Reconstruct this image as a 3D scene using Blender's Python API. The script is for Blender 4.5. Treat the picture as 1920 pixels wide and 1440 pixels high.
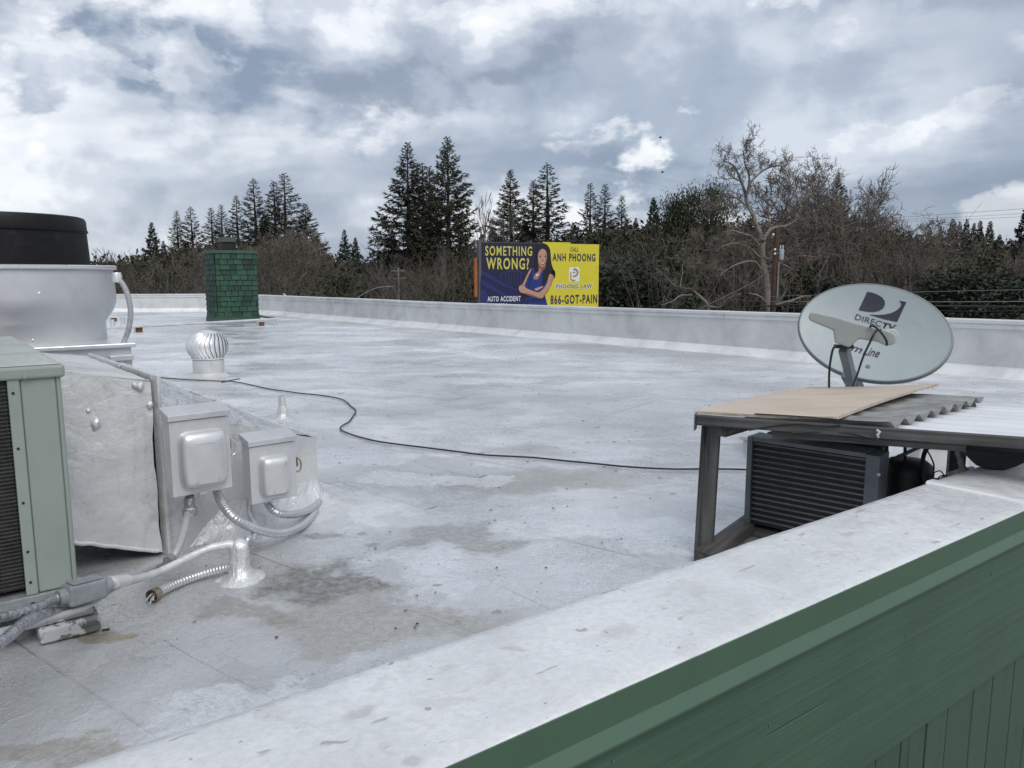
import bpy, math, random
import numpy as np
from mathutils import Vector, Matrix, noise as mnoise

for o in list(bpy.data.objects):
    bpy.data.objects.remove(o, do_unlink=True)
scene = bpy.context.scene
col = scene.collection
R = math.radians

# ------------------------------------------------------------------ camera
CAM_H = 1.2                       # eye height above the roof deck (z = 0)
PITCH = R(8.1)
cam_d = bpy.data.cameras.new("camera")
cam = bpy.data.objects.new("camera", cam_d)
col.objects.link(cam)
cam.location = (0, 0, CAM_H)
cam.rotation_euler = (math.pi / 2 - PITCH, 0, 0)
cam_d.sensor_width = 36
cam_d.lens = 36 * 1443 / 1920
cam_d.clip_start = 0.05
cam_d.clip_end = 6000
scene.camera = cam

# ------------------------------------------------------------------ world: broken overcast sky
SUN_EL, SUN_AZ = R(50), R(152)      # azimuth clockwise from +Y; the sun stands behind cloud, over the camera's right shoulder
world = bpy.data.worlds.new("World")
scene.world = world
world.use_nodes = True
wn, wl = world.node_tree.nodes, world.node_tree.links
wn.clear()
def wnode(t, **kw):
    n = wn.new(t)
    for k, v in kw.items(): setattr(n, k, v)
    return n
def wmath(op, a, b=None, clamp=False):
    n = wnode('ShaderNodeMath', operation=op, use_clamp=clamp)
    for i, v in enumerate((a, b)):
        if v is None: continue
        if isinstance(v, (int, float)): n.inputs[i].default_value = v
        else: wl.new(v, n.inputs[i])
    return n.outputs[0]
tc = wnode('ShaderNodeTexCoord')
sep = wnode('ShaderNodeSeparateXYZ'); wl.new(tc.outputs['Generated'], sep.inputs[0])
zc = wmath('ADD', wmath('MAXIMUM', sep.outputs[2], 0.0), 0.16)
cmb = wnode('ShaderNodeCombineXYZ')
wl.new(wmath('DIVIDE', sep.outputs[0], zc), cmb.inputs[0])
wl.new(wmath('DIVIDE', sep.outputs[1], zc), cmb.inputs[1])
def wnoise(vec, scale, detail, rough, dist, off=(0, 0, 0)):
    mp = wnode('ShaderNodeMapping'); mp.inputs['Location'].default_value = off
    wl.new(vec, mp.inputs[0])
    n = wnode('ShaderNodeTexNoise'); n.inputs['Scale'].default_value = scale
    n.inputs['Detail'].default_value = detail; n.inputs['Roughness'].default_value = rough
    n.inputs['Distortion'].default_value = dist
    wl.new(mp.outputs[0], n.inputs['Vector'])
    return n.outputs['Fac']
# heaped cloud: the same noise looked up a little higher tells lit tops from shaded bases
def heap(scale, off, dz, detail=9, stretch=1.75, dist=0.12, dx=-0.02):
    st = wnode('ShaderNodeMapping'); st.inputs['Scale'].default_value = (1, 1, stretch); st.inputs['Location'].default_value = off
    wl.new(tc.outputs['Generated'], st.inputs[0])
    a = wnoise(st.outputs[0], scale, detail, 0.56, dist)
    b = wnoise(st.outputs[0], scale, 5, 0.50, dist, (dx, 0.0, dz))
    return a, wmath('SUBTRACT', a, b)
def wramp(v, stops, interp='EASE'):
    r = wnode('ShaderNodeValToRGB'); wl.new(v, r.inputs[0]); c = r.color_ramp; c.interpolation = interp
    while len(c.elements) < len(stops): c.elements.new(0.5)
    for e, (p, k) in zip(c.elements, stops): e.position = p; e.color = (*k, 1)
    return r.outputs[0]
def wmix(f, a, b):
    n = wnode('ShaderNodeMix', data_type='RGBA'); wl.new(f, n.inputs['Factor']); wl.new(a, n.inputs['A']); wl.new(b, n.inputs['B']); return n.outputs['Result']
def wstep(v, a, b, hi=1.0):
    n = wnode('ShaderNodeMapRange', interpolation_type='SMOOTHSTEP'); wl.new(v, n.inputs['Value'])
    n.inputs['From Min'].default_value = a; n.inputs['From Max'].default_value = b; n.inputs['To Max'].default_value = hi; return n.outputs['Result']
big = wnoise(cmb.outputs[0], 0.75, 6, 0.52, 0.3, (3.1, 7.7, 0))
fine = wnoise(tc.outputs['Generated'], 14, 6, 0.55, 0.2)
base = wramp(wmath('ADD', big, wmath('MULTIPLY', wmath('SUBTRACT', fine, 0.5), 0.22)), [(0.36, (0.215, 0.270, 0.360)), (0.50, (0.350, 0.410, 0.500)), (0.62, (0.560, 0.610, 0.685))])
tones = [(0.34, (0.235, 0.280, 0.360)), (0.45, (0.375, 0.425, 0.510)), (0.535, (0.560, 0.605, 0.675)), (0.61, (0.800, 0.825, 0.865)), (0.70, (1.0, 1.0, 1.0))]
def layer(under, scale, off, dz, th, soft, stretch, gain, hi=1.0):
    h, s_ = heap(scale, off, dz, 10, stretch)
    lit = wmath('ADD', wmath('MULTIPLY', s_, gain), wmath('ADD', wmath('MULTIPLY', wmath('SUBTRACT', fine, 0.5), 0.16), 0.50))
    return wmix(wstep(h, th, th + soft, hi), under, wramp(lit, tones))
c1 = layer(base, 1.75, (0.35, 0.10, 0.62), 0.11, 0.46, 0.05, 1.55, 1.25, 0.92)
c2 = layer(c1, 3.4, (2.15, 0.7, 0.31), 0.095, 0.505, 0.045, 1.55, 1.25, 0.88)
c3 = layer(c2, 8.0, (5.5, 1.3, 0.9), 0.06, 0.57, 0.06, 1.7, 0.8, 0.50)
dk = wstep(wnoise(cmb.outputs[0], 0.42, 5, 0.5, 0.4, (1.2, 3.3, 0)), 0.46, 0.60, 0.62)
slate = wnode('ShaderNodeRGB'); slate.outputs[0].default_value = (0.235, 0.285, 0.375, 1)
cloud = wmix(dk, c3, slate.outputs[0])
sky = wnode('ShaderNodeTexSky', sky_type='NISHITA', sun_disc=False)
sky.sun_elevation = SUN_EL; sky.sun_rotation = SUN_AZ
sky.air_density = 1.0; sky.dust_density = 2.0
scl = wnode('ShaderNodeMix', data_type='RGBA', blend_type='MULTIPLY'); scl.inputs['Factor'].default_value = 1
wl.new(cloud, scl.inputs['A']); scl.inputs['B'].default_value = (9.6, 9.55, 9.5, 1)
mx = wnode('ShaderNodeMix', data_type='RGBA'); mx.inputs['Factor'].default_value = 0.9
wl.new(sky.outputs[0], mx.inputs['A']); wl.new(scl.outputs['Result'], mx.inputs['B'])
bg = wnode('ShaderNodeBackground'); bg.inputs['Strength'].default_value = 0.1
wl.new(mx.outputs['Result'], bg.inputs['Color'])
wo = wnode('ShaderNodeOutputWorld'); wl.new(bg.outputs[0], wo.inputs['Surface'])

# ------------------------------------------------------------------ sun (veiled)
sun_d = bpy.data.lights.new("sun", 'SUN')
sun_d.energy = 1.5; sun_d.angle = R(40); sun_d.color = (1.0, 0.97, 0.93)
sun = bpy.data.objects.new("sun", sun_d); col.objects.link(sun)
sdir = Vector((math.sin(SUN_AZ) * math.cos(SUN_EL), math.cos(SUN_AZ) * math.cos(SUN_EL), math.sin(SUN_EL)))
sun.rotation_euler = sdir.to_track_quat('Z', 'Y').to_euler()
sun.location = sdir * 60

scene.view_settings.view_transform = 'Standard'
scene.view_settings.look = 'None'
scene.view_settings.gamma = 1
scene.view_settings.exposure = 0.40
scene.view_settings.use_curve_mapping = False
scene.render.engine = 'CYCLES'

# ------------------------------------------------------------------ survey helpers: photo bearing -> point on a level or at a distance
FPX = 1443.0
_c, _s = math.cos(PITCH), math.sin(PITCH)
def _ray(px, py):
    x = (px - 960) / FPX; y = (720 - py) / FPX
    return x, _c + y * _s, -_s + y * _c
def G(px, py, z=0.0):
    r = _ray(px, py); t = (z - CAM_H) / r[2]
    return Vector((r[0] * t, r[1] * t, z))
def D(px, py, Y):
    r = _ray(px, py); t = Y / r[1]
    return Vector((r[0] * t, Y, CAM_H + r[2] * t))
def az(deg):
    return Vector((math.sin(R(deg)), math.cos(R(deg)), 0))
UAX = az(53.4); VAX = az(-36.6)      # the building's two directions

# ------------------------------------------------------------------ materials
MATS = {}
class NT:
    def __init__(self, name):
        self.m = bpy.data.materials.new(name); self.m.use_nodes = True
        self.t = self.m.node_tree; self.t.nodes.clear()
        self.out = self.n('ShaderNodeOutputMaterial')
        self.p = self.n('ShaderNodeBsdfPrincipled')
        self.t.links.new(self.p.outputs[0], self.out.inputs['Surface'])
        self.tc = self.n('ShaderNodeTexCoord')
        MATS[name] = self.m
    def n(self, t, **kw):
        n = self.t.nodes.new(t)
        for k, v in kw.items(): setattr(n, k, v)
        return n
    def l(self, a, b): self.t.links.new(a, b)
    def put(self, sock, v):
        if isinstance(v, (int, float)): sock.default_value = v
        elif isinstance(v, tuple): sock.default_value = v if len(v) != 3 else (*v, 1) if sock.type == 'RGBA' else v
        else: self.l(v, sock)
    def math(self, op, a, b=None, c=None, clamp=False):
        n = self.n('ShaderNodeMath', operation=op, use_clamp=clamp)
        for i, v in enumerate((a, b, c)):
            if v is not None: self.put(n.inputs[i], v)
        return n.outputs[0]
    def map(self, scale=(1, 1, 1), rot=(0, 0, 0), loc=(0, 0, 0), src='Object'):
        mp = self.n('ShaderNodeMapping')
        mp.inputs['Scale'].default_value = scale; mp.inputs['Rotation'].default_value = rot; mp.inputs['Location'].default_value = loc
        self.l(self.tc.outputs[src] if isinstance(src, str) else src, mp.inputs[0])
        return mp.outputs[0]
    def noise(self, vec, scale, detail=4, rough=0.5, dist=0.0):
        n = self.n('ShaderNodeTexNoise')
        self.l(vec, n.inputs['Vector'])
        n.inputs['Scale'].default_value = scale; n.inputs['Detail'].default_value = detail
        n.inputs['Roughness'].default_value = rough; n.inputs['Distortion'].default_value = dist
        return n.outputs['Fac']
    def ramp(self, fac, stops, interp='LINEAR'):
        n = self.n('ShaderNodeValToRGB'); self.l(fac, n.inputs[0])
        cr = n.color_ramp; cr.interpolation = interp
        while len(cr.elements) < len(stops): cr.elements.new(0.5)
        for e, (p, c) in zip(cr.elements, stops):
            e.position = p; e.color = (*c, 1) if isinstance(c, tuple) else (c, c, c, 1)
        return n.outputs[0]
    def rng(self, v, a, b, lo=0.0, hi=1.0, smooth=True):
        n = self.n('ShaderNodeMapRange', interpolation_type='SMOOTHSTEP' if smooth else 'LINEAR')
        self.l(v, n.inputs['Value'])
        for k, x in (('From Min', a), ('From Max', b), ('To Min', lo), ('To Max', hi)): n.inputs[k].default_value = x
        return n.outputs['Result']
    def mix(self, f, a, b, mode='MIX'):
        n = self.n('ShaderNodeMix', data_type='RGBA', blend_type=mode)
        self.put(n.inputs['Factor'], f); self.put(n.inputs['A'], a); self.put(n.inputs['B'], b)
        return n.outputs['Result']
    def bump(self, h, strength=0.3, dist=0.01, prev=None):
        n = self.n('ShaderNodeBump'); n.inputs['Strength'].default_value = strength; n.inputs['Distance'].default_value = dist
        self.l(h, n.inputs['Height'])
        if prev is not None: self.l(prev, n.inputs['Normal'])
        return n.outputs[0]
    def set(self, base=None, rough=None, metal=None, normal=None, spec=None):
        if base is not None: self.put(self.p.inputs['Base Color'], base)
        if rough is not None: self.put(self.p.inputs['Roughness'], rough)
        if metal is not None: self.put(self.p.inputs['Metallic'], metal)
        if normal is not None: self.l(normal, self.p.inputs['Normal'])
        if spec is not None: self.p.inputs['Specular IOR Level'].default_value = spec
        return self.m

def simple(name, c, rough=0.5, metal=0.0, var=0.18, scale=6.0, bump=0.0, bscale=60.0, spec=None, src='Object', dirt=None, dirt_amt=0.0, stretch=(1, 1, 1)):
    t = NT(name)
    v = t.map(stretch, src=src)
    n = t.noise(v, scale, 5, 0.6)
    lo = tuple(x * (1 - var) for x in c); hi = tuple(min(1, x * (1 + var)) for x in c)
    cl = t.ramp(n, [(0.3, lo), (0.7, hi)])
    if dirt:
        d = t.rng(t.noise(v, scale * 2.3, 8, 0.68, 0.4), 0.52, 0.72, 0, dirt_amt)
        cl = t.mix(d, cl, dirt)
    rr = t.rng(t.noise(v, scale * 3, 4, 0.6), 0.3, 0.7, max(0.03, rough - 0.08), min(1, rough + 0.08), False)
    t.set(cl, rr, metal, spec=spec)
    if bump: t.set(normal=t.bump(t.noise(v, bscale, 5, 0.6), bump, 0.004))
    return t.m

# --- silver coated roof deck
def roof_material():
    t = NT('silver_roof_coating')
    ob = t.tc.outputs['Object']
    # wobble the lookup so that patches have ragged brushed edges
    wob = t.n('ShaderNodeTexNoise'); t.l(ob, wob.inputs['Vector']); wob.inputs['Scale'].default_value = 2.2; wob.inputs['Detail'].default_value = 6; wob.inputs['Roughness'].default_value = 0.62
    sub = t.n('ShaderNodeVectorMath', operation='SUBTRACT'); t.l(wob.outputs['Color'], sub.inputs[0]); sub.inputs[1].default_value = (0.5, 0.5, 0.5)
    sc = t.n('ShaderNodeVectorMath', operation='SCALE'); t.l(sub.outputs[0], sc.inputs[0]); sc.inputs['Scale'].default_value = 0.9
    add = t.n('ShaderNodeVectorMath', operation='ADD'); t.l(ob, add.inputs[0]); t.l(sc.outputs[0], add.inputs[1])
    wv = add.outputs[0]
    low = t.noise(ob, 0.33, 4, 0.55, 0.3)
    cl = t.ramp(low, [(0.32, (0.44, 0.445, 0.45)), (0.5, (0.58, 0.585, 0.588)), (0.68, (0.71, 0.715, 0.715))])
    # membrane sheets laid along the building, each with its own tone, and their lap seams
    rv = t.map(rot=(0, 0, R(-53.4 + 90)), src=wv)
    rv2 = t.map(rot=(0, 0, R(-53.4 + 90)))
    br = t.n('ShaderNodeTexBrick'); t.l(rv, br.inputs['Vector'])
    br.inputs['Color1'].default_value = (0.70, 0.70, 0.71, 1); br.inputs['Color2'].default_value = (1.16, 1.16, 1.16, 1); br.inputs['Mortar'].default_value = (0.97, 0.97, 0.97, 1)
    br.inputs['Scale'].default_value = 1; br.inputs['Brick Width'].default_value = 2.6; br.inputs['Row Height'].default_value = 0.95
    br.inputs['Mortar Size'].default_value = 0.03; br.inputs['Mortar Smooth'].default_value = 0.8
    cl = t.mix(0.5, cl, br.outputs['Color'], 'MULTIPLY')
    br2 = t.n('ShaderNodeTexBrick'); t.l(rv2, br2.inputs['Vector'])
    br2.inputs['Scale'].default_value = 1; br2.inputs['Brick Width'].default_value = 6.5; br2.inputs['Row Height'].default_value = 0.95; br2.inputs['Mortar Size'].default_value = 0.007; br2.inputs['Mortar Smooth'].default_value = 0.7
    seam_mod = t.rng(t.noise(ob, 0.8, 5, 0.6), 0.40, 0.58, 0, 0.75)
    cl = t.mix(t.math('MULTIPLY', br2.outputs['Fac'], seam_mod), cl, (0.20, 0.195, 0.19))
    # long brushed streaks of thin coat
    stv = t.map((0.35, 2.2, 1), (0, 0, R(-80)), src=wv)
    st = t.rng(t.noise(stv, 0.9, 7, 0.62), 0.46, 0.64, 0, 0.62)
    cl = t.mix(st, cl, (0.38, 0.382, 0.385))
    # fresh bright coat
    br3 = t.rng(t.noise(wv, 0.55, 3, 0.45), 0.52, 0.60, 0, 0.42)
    cl = t.mix(br3, cl, (0.74, 0.755, 0.78))
    def blob(px, py, rx, ry, rot=0):
        c = G(px, py)
        mp = t.n('ShaderNodeVectorMath', operation='SUBTRACT'); t.l(wv, mp.inputs[0]); mp.inputs[1].default_value = (c.x, c.y, 0)
        m2 = t.n('ShaderNodeMapping'); m2.inputs['Rotation'].default_value = (0, 0, R(rot)); m2.inputs['Scale'].default_value = (1 / rx, 1 / ry, 0); t.l(mp.outputs[0], m2.inputs[0])
        ln = t.n('ShaderNodeVectorMath', operation='LENGTH'); t.l(m2.outputs[0], ln.inputs[0])
        return ln.outputs['Value']
    fine = t.noise(ob, 34, 7, 0.7)
    def stain(px, py, rx, ry, amt, colr, rot=0, edge=0.55):
        nonlocal cl
        f = t.rng(blob(px, py, rx, ry, rot), 1.0, edge, 0, 1)
        f = t.math('MULTIPLY', f, t.rng(fine, 0.30, 0.62, amt * 0.45, amt))
        cl = t.mix(f, cl, colr)
    for a in ((1000, 905, .75, .28, .75, (0.33, 0.315, 0.28), 12), (860, 1010, .50, .26, .85, (0.27, 0.265, 0.25), -20), (640, 1095, .34, .24, 1.0, (0.155, 0.148, 0.13), -25),
              (690, 1165, .55, .24, .85, (0.33, 0.31, 0.275), -30), (480, 1150, .22, .12, .8, (0.27, 0.255, 0.23), -30), (110, 1400, .40, .10, .7, (0.32, 0.285, 0.23), -50), (190, 1200, .16, .09, .9, (0.30, 0.24, 0.15), -45),
              (800, 770, 1.2, .5, .55, (0.37, 0.36, 0.34), 5), (1250, 730, 1.6, .5, .5, (0.42, 0.42, 0.41), 0), (960, 690, 1.5, .45, .45, (0.40, 0.385, 0.37), 8), (560, 690, .8, .35, .6, (0.38, 0.35, 0.33), 0),
              (1150, 800, .9, .28, .5, (0.40, 0.395, 0.38), 10), (1000, 845, .5, .2, .55, (0.37, 0.36, 0.34), 0), (600, 1010, .18, .10, .9, (0.25, 0.25, 0.245), 0), (450, 655, 1.3, .5, .5, (0.36, 0.345, 0.33), 0), (1100, 650, 2.5, .5, .4, (0.42, 0.42, 0.41), 30)):
        stain(*a)
    for a in ((900, 900, .30, .13, 0), (700, 970, .20, .16, 0), (1090, 985, .5, .26, 10), (780, 1060, .35, .30, 0), (430, 760, .8, .5, 30), (640, 635, 1.3, .7, 0), (1250, 1000, .5, .3, 0), (660, 855, .5, .35, 0), (520, 1320, .4, .2, -40), (760, 900, .3, .2, 0), (350, 690, .6, .7, 0)):
        f = t.math('MULTIPLY', t.rng(blob(*a), 1.0, 0.80, 0, 1.0), t.rng(fine, 0.25, 0.6, 0.20, 0.55))
        cl = t.mix(f, cl, (0.74, 0.755, 0.775))
    # green overspray round the chimney foot
    f = t.rng(blob(470, 603, 2.3, 1.0, -30), 1.0, 0.2, 0, 0.42); cl = t.mix(f, cl, (0.10, 0.22, 0.155))
    # crazed, wrinkled coat: short dark hairlines in patches
    hl = t.noise(t.map((26, 58, 1), (0, 0, R(-35)), src=wv), 1.0, 3, 0.55, 0.4)
    hl = t.rng(t.math('ABSOLUTE', t.math('SUBTRACT', hl, 0.5)), 0.022, 0.006, 0, 1)
    hm = t.rng(t.noise(ob, 0.9, 5, 0.65), 0.42, 0.60, 0.05, 0.85)
    cl = t.mix(t.math('MULTIPLY', hl, hm), cl, (0.22, 0.218, 0.21))
    mot = t.rng(t.noise(wv, 5.5, 8, 0.68), 0.42, 0.66, 0, 0.26)
    cl = t.mix(mot, cl, (0.40, 0.40, 0.40))
    # dark grit and worn granules
    gr = t.rng(t.noise(ob, 85, 5, 0.75), 0.60, 0.72, 0, 0.38)
    grm = t.rng(t.noise(wv, 1.1, 5, 0.6), 0.42, 0.62, 0.12, 1.0)
    cl = t.mix(t.math('MULTIPLY', gr, grm), cl, (0.20, 0.195, 0.18))
    sp = t.rng(t.noise(ob, 12, 2, 0.4), 0.71, 0.735, 0, 0.6)
    cl = t.mix(sp, cl, (0.24, 0.22, 0.19))
    cl = t.mix(1.0, cl, (1.15, 1.165, 1.185), 'MULTIPLY')
    rough = t.math('ADD', t.rng(t.noise(wv, 1.4, 5, 0.6), 0.36, 0.64, 0.13, 0.46), t.math('MULTIPLY', fine, 0.16))
    h = t.math('ADD', t.math('MULTIPLY', t.noise(ob, 3.2, 6, 0.62), 0.9), t.math('MULTIPLY', fine, 0.10))
    b1 = t.bump(h, 0.45, 0.03)
    brs = t.map((14, 2.0, 1), (0, 0, R(25)), src=wv)
    b2 = t.bump(t.noise(brs, 2.0, 6, 0.65), 0.60, 0.010, b1)
    b3 = t.bump(t.math('MULTIPLY', br2.outputs['Fac'], -1.0), 0.5, 0.004, b2)
    t.set(cl, rough, 0.52, b3, 0.5)
    return t.m
roof_material()

def coat(name, c=(0.66, 0.675, 0.70), metal=0.4, rough=0.42, spots=0.5, bump=0.35, crinkle=None, dirtc=(0.22, 0.21, 0.20)):
    """brushed aluminium paint on metal, wood or masonry"""
    t = NT(name)
    ob = t.tc.outputs['Object']
    lo = tuple(x * 0.82 for x in c); hi = tuple(min(1, x * 1.12) for x in c)
    cl = t.ramp(t.noise(ob, 2.6, 6, 0.6, 0.4), [(0.3, lo), (0.5, c), (0.7, hi)])
    d = t.rng(t.noise(ob, 9, 9, 0.7, 0.6), 0.58, 0.74, 0, spots)
    cl = t.mix(d, cl, dirtc)
    s2 = t.rng(t.noise(ob, 46, 4, 0.6), 0.66, 0.76, 0, spots)
    cl = t.mix(s2, cl, tuple(x * 0.7 for x in dirtc))
    if spots > 0.35:
        dr = t.rng(t.noise(t.map((9, 9, 1.3)), 1.6, 7, 0.66, 0.5), 0.52, 0.70, 0, 0.45); cl = t.mix(dr, cl, (0.36, 0.355, 0.35))
        wr = t.rng(t.noise(ob, 3.6, 8, 0.72, 0.3), 0.56, 0.66, 0, 0.40); cl = t.mix(wr, cl, (0.30, 0.29, 0.285))
    rr = t.rng(t.noise(ob, 12, 5, 0.6), 0.3, 0.7, rough - 0.1, rough + 0.12, False)
    nb = t.bump(t.noise(ob, 30, 6, 0.65), bump, 0.006)
    if crinkle:
        cv = t.map(crinkle[0], (0, 0, R(crinkle[1])))
        nb = t.bump(t.noise(cv, crinkle[2], 5, 0.55, 0.35), 0.85, crinkle[3], nb)
    t.set(cl, rr, metal, nb)
    return t.m
coat('silver_paint_smooth', (0.61, 0.615, 0.62), 0.55, 0.36, 0.22, 0.10)
coat('silver_paint_rough', (0.60, 0.605, 0.605), 0.36, 0.44, 0.55, 0.6, ((1, 1, 1), 0, 10.0, 0.010))
coat('silver_paint_wrinkled', (0.64, 0.645, 0.65), 0.75, 0.26, 0.40, 0.5, ((3.0, 1.0, 1.0), 50, 7.0, 0.06))
coat('silver_paint_crinkled', (0.63, 0.635, 0.64), 0.50, 0.40, 0.30, 0.3, ((2.6, 1, 1.4), 40, 6.0, 0.035))
coat('silver_wall_coat', (0.60, 0.605, 0.605), 0.30, 0.50, 0.10, 0.25)
coat('silver_cap_coat', (0.62, 0.625, 0.625), 0.35, 0.45, 0.10, 0.2)
coat('silver_skylit_coat', (0.75, 0.755, 0.755), 0.30, 0.42, 0.08, 0.4)  # lighter than the wall coat: light on the skyward cove put into the colour
coat('silver_flex', (0.56, 0.57, 0.59), 0.75, 0.32, 0.25, 0.2)
coat('foil_wrap', (0.42, 0.43, 0.45), 0.85, 0.3, 0.85, 0.9, ((1, 1, 1), 0, 30, 0.02), (0.06, 0.065, 0.06))

def near_cap_material():
    t = NT('white_silver_cap_coat')
    ob = t.tc.outputs['Object']
    cl = t.ramp(t.noise(ob, 3.0, 6, 0.6, 0.5), [(0.3, (0.60, 0.61, 0.615)), (0.7, (0.75, 0.76, 0.765))])
    mot = t.rng(t.noise(ob, 55, 6, 0.65), 0.35, 0.70, 0, 0.30); cl = t.mix(mot, cl, (0.45, 0.46, 0.48))
    st = t.map((5, 20, 5), (0, 0, R(25)))
    sc = t.rng(t.noise(st, 1.6, 3, 0.5), 0.68, 0.72, 0, 0.55); cl = t.mix(sc, cl, (0.25, 0.25, 0.26))
    bl = t.rng(t.noise(ob, 5.0, 4, 0.55, 1.2), 0.60, 0.66, 0, 0.20); cl = t.mix(bl, cl, (0.36, 0.355, 0.35))
    dt = t.rng(t.noise(ob, 38, 2, 0.4), 0.72, 0.75, 0, 0.6); cl = t.mix(dt, cl, (0.20, 0.19, 0.18))
    wob = t.n('ShaderNodeTexNoise'); t.l(ob, wob.inputs['Vector']); wob.inputs['Scale'].default_value = 16; wob.inputs['Detail'].default_value = 4
    sb = t.n('ShaderNodeVectorMath', operation='SUBTRACT'); t.l(wob.outputs['Color'], sb.inputs[0]); sb.inputs[1].default_value = (0.5, 0.5, 0.5)
    sl = t.n('ShaderNodeVectorMath', operation='SCALE'); t.l(sb.outputs[0], sl.inputs[0]); sl.inputs['Scale'].default_value = 0.09
    wv = t.n('ShaderNodeVectorMath', operation='ADD'); t.l(ob, wv.inputs[0]); t.l(sl.outputs[0], wv.inputs[1])
    a0, b0 = G(140, 1430, 0.45), G(1914, 846, 0.45); dr = (b0 - a0).normalized()
    for px, py, rx, ry, f, c_ in ((1592, 1001, .040, .022, .5, (0.36, 0.35, 0.34)), (668, 1338, .045, .030, .6, (0.34, 0.34, 0.34)), (640, 1395, .026, .008, .8, (0.24, 0.22, 0.21)), (770, 1425, .024, .016, .6, (0.36, 0.36, 0.37)), (1150, 1185, .06, .03, .45, (0.38, 0.36, 0.33)), (1750, 1014, .016, .008, .85, (0.13, 0.13, 0.13)), (1810, 945, .05, .010, .45, (0.38, 0.38, 0.37)), (1400, 1080, .06, .025, .25, (0.42, 0.41, 0.40)), (1740, 950, .06, .006, .6, (0.36, 0.36, 0.36)), (1090, 1182, .012, .008, .8, (0.25, 0.21, 0.18)), (960, 1215, .02, .012, .5, (0.36, 0.36, 0.36)), (850, 1255, .03, .012, .4, (0.40, 0.40, 0.40))):
        c = G(px, py, 0.45) - a0; lx, ly = c.dot(dr), c.x * -dr.y + c.y * dr.x
        sv = t.n('ShaderNodeVectorMath', operation='SUBTRACT'); t.l(wv.outputs[0], sv.inputs[0]); sv.inputs[1].default_value = (lx, ly, 0)
        mp = t.n('ShaderNodeMapping'); mp.inputs['Scale'].default_value = (1 / rx, 1 / ry, 0); mp.inputs['Rotation'].default_value = (0, 0, R(px % 50 - 25)); t.l(sv.outputs[0], mp.inputs[0])
        ln = t.n('ShaderNodeVectorMath', operation='LENGTH'); t.l(mp.outputs[0], ln.inputs[0])
        cl = t.mix(t.rng(ln.outputs['Value'], 1.1, 0.35, 0, f * 0.8), cl, c_)
    nb = t.bump(t.noise(ob, 8, 5, 0.6), 0.3, 0.02)
    nb = t.bump(t.noise(ob, 90, 5, 0.65), 0.35, 0.004, nb)
    t.set(cl, t.rng(t.noise(ob, 20, 5, 0.6), 0.3, 0.7, 0.28, 0.55), 0.25, nb)
    return t.m
near_cap_material()

def wood(name, dark, light, axis_scale=(1.2, 28, 28), rough=0.75, bump=0.5, paint=None, cracks=0.5):
    t = NT(name)
    v = t.map(axis_scale)
    n = t.noise(v, 1.0, 8, 0.62, 0.5)
    cl = t.ramp(n, [(0.36, dark), (0.64, light)])
    big = t.noise(t.tc.outputs['Object'], 4, 4, 0.5); cl = t.mix(t.rng(big, 0.4, 0.7, 0, 0.4), cl, tuple(x * 0.80 for x in dark) if name.startswith('green') else tuple(x * 0.55 for x in dark))
    cv = t.map((axis_scale[0] * 0.7, axis_scale[1] * 0.9, axis_scale[2] * 0.9), loc=(3, 1, 2))
    ck = t.rng(t.noise(cv, 1.0, 3, 0.5, 0.3), 0.66, 0.70, 0, cracks)
    cl = t.mix(ck, cl, tuple(x * 0.25 for x in dark))
    if paint: cl = t.mix(t.rng(t.noise(t.tc.outputs['Object'], paint[1], 6, 0.65), paint[2], paint[2] + 0.06, 0, 0.85), cl, paint[0])
    h = t.math('SUBTRACT', n, t.math('MULTIPLY', ck, 1.2))
    t.set(cl, rough, 0.0, t.bump(h, bump, 0.006))
    return t.m
wood('weathered_wood', (0.024, 0.023, 0.022), (0.115, 0.112, 0.106), bump=0.9, cracks=0.95)
wood('weathered_wood_end', (0.034, 0.031, 0.029), (0.125, 0.118, 0.110), bump=0.9, cracks=0.9)
wood('silver_daubed_wood', (0.06, 0.055, 0.05), (0.22, 0.215, 0.21), paint=((0.50, 0.51, 0.52), 14, 0.50), bump=1.0)
wood('green_painted_board', (0.055, 0.104, 0.070), (0.061, 0.113, 0.077), (0.8, 30, 30), 0.5, 0.7, cracks=0.30)
wood('green_painted_siding', (0.048, 0.092, 0.060), (0.056, 0.104, 0.069), (26, 26, 0.9), 0.55, 0.7, cracks=0.55)
simple('green_trim_paint', (0.062, 0.116, 0.077), 0.42, 0.0, 0.07, 5, 0.08, 120)
simple('plywood_face', (0.47, 0.395, 0.325), 0.7, 0, 0.12, 3.0, 0.15, 60, dirt=(0.40, 0.37, 0.34), dirt_amt=0.65, stretch=(1, 3, 1))
simple('plywood_edge', (0.42, 0.37, 0.31), 0.8, 0, 0.3, 30)
simple('galvanised_corrugated', (0.27, 0.275, 0.27), 0.45, 0.55, 0.35, 5, 0.1, 60, dirt=(0.10, 0.09, 0.08), dirt_amt=0.5, stretch=(1, 6, 1))
simple('white_coated_corrugated', (0.68, 0.695, 0.72), 0.42, 0.3, 0.08, 3, 0.2, 60, dirt=(0.42, 0.42, 0.42), dirt_amt=0.3)
simple('sage_green_enamel', (0.245, 0.285, 0.255), 0.42, 0.05, 0.06, 4, 0.05, 120, dirt=(0.20, 0.21, 0.19), dirt_amt=0.35)
simple('sage_green_pale_top', (0.36, 0.385, 0.365), 0.5, 0.05, 0.14, 5, 0.05, 120, dirt=(0.22, 0.22, 0.20), dirt_amt=0.5)  # paler green than the cabinet sides
simple('dark_coil_fins', (0.050, 0.050, 0.045), 0.55, 0.3, 0.4, 30, 0.2, 200)
simple('dark_interior', (0.012, 0.012, 0.013), 0.8)
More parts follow.
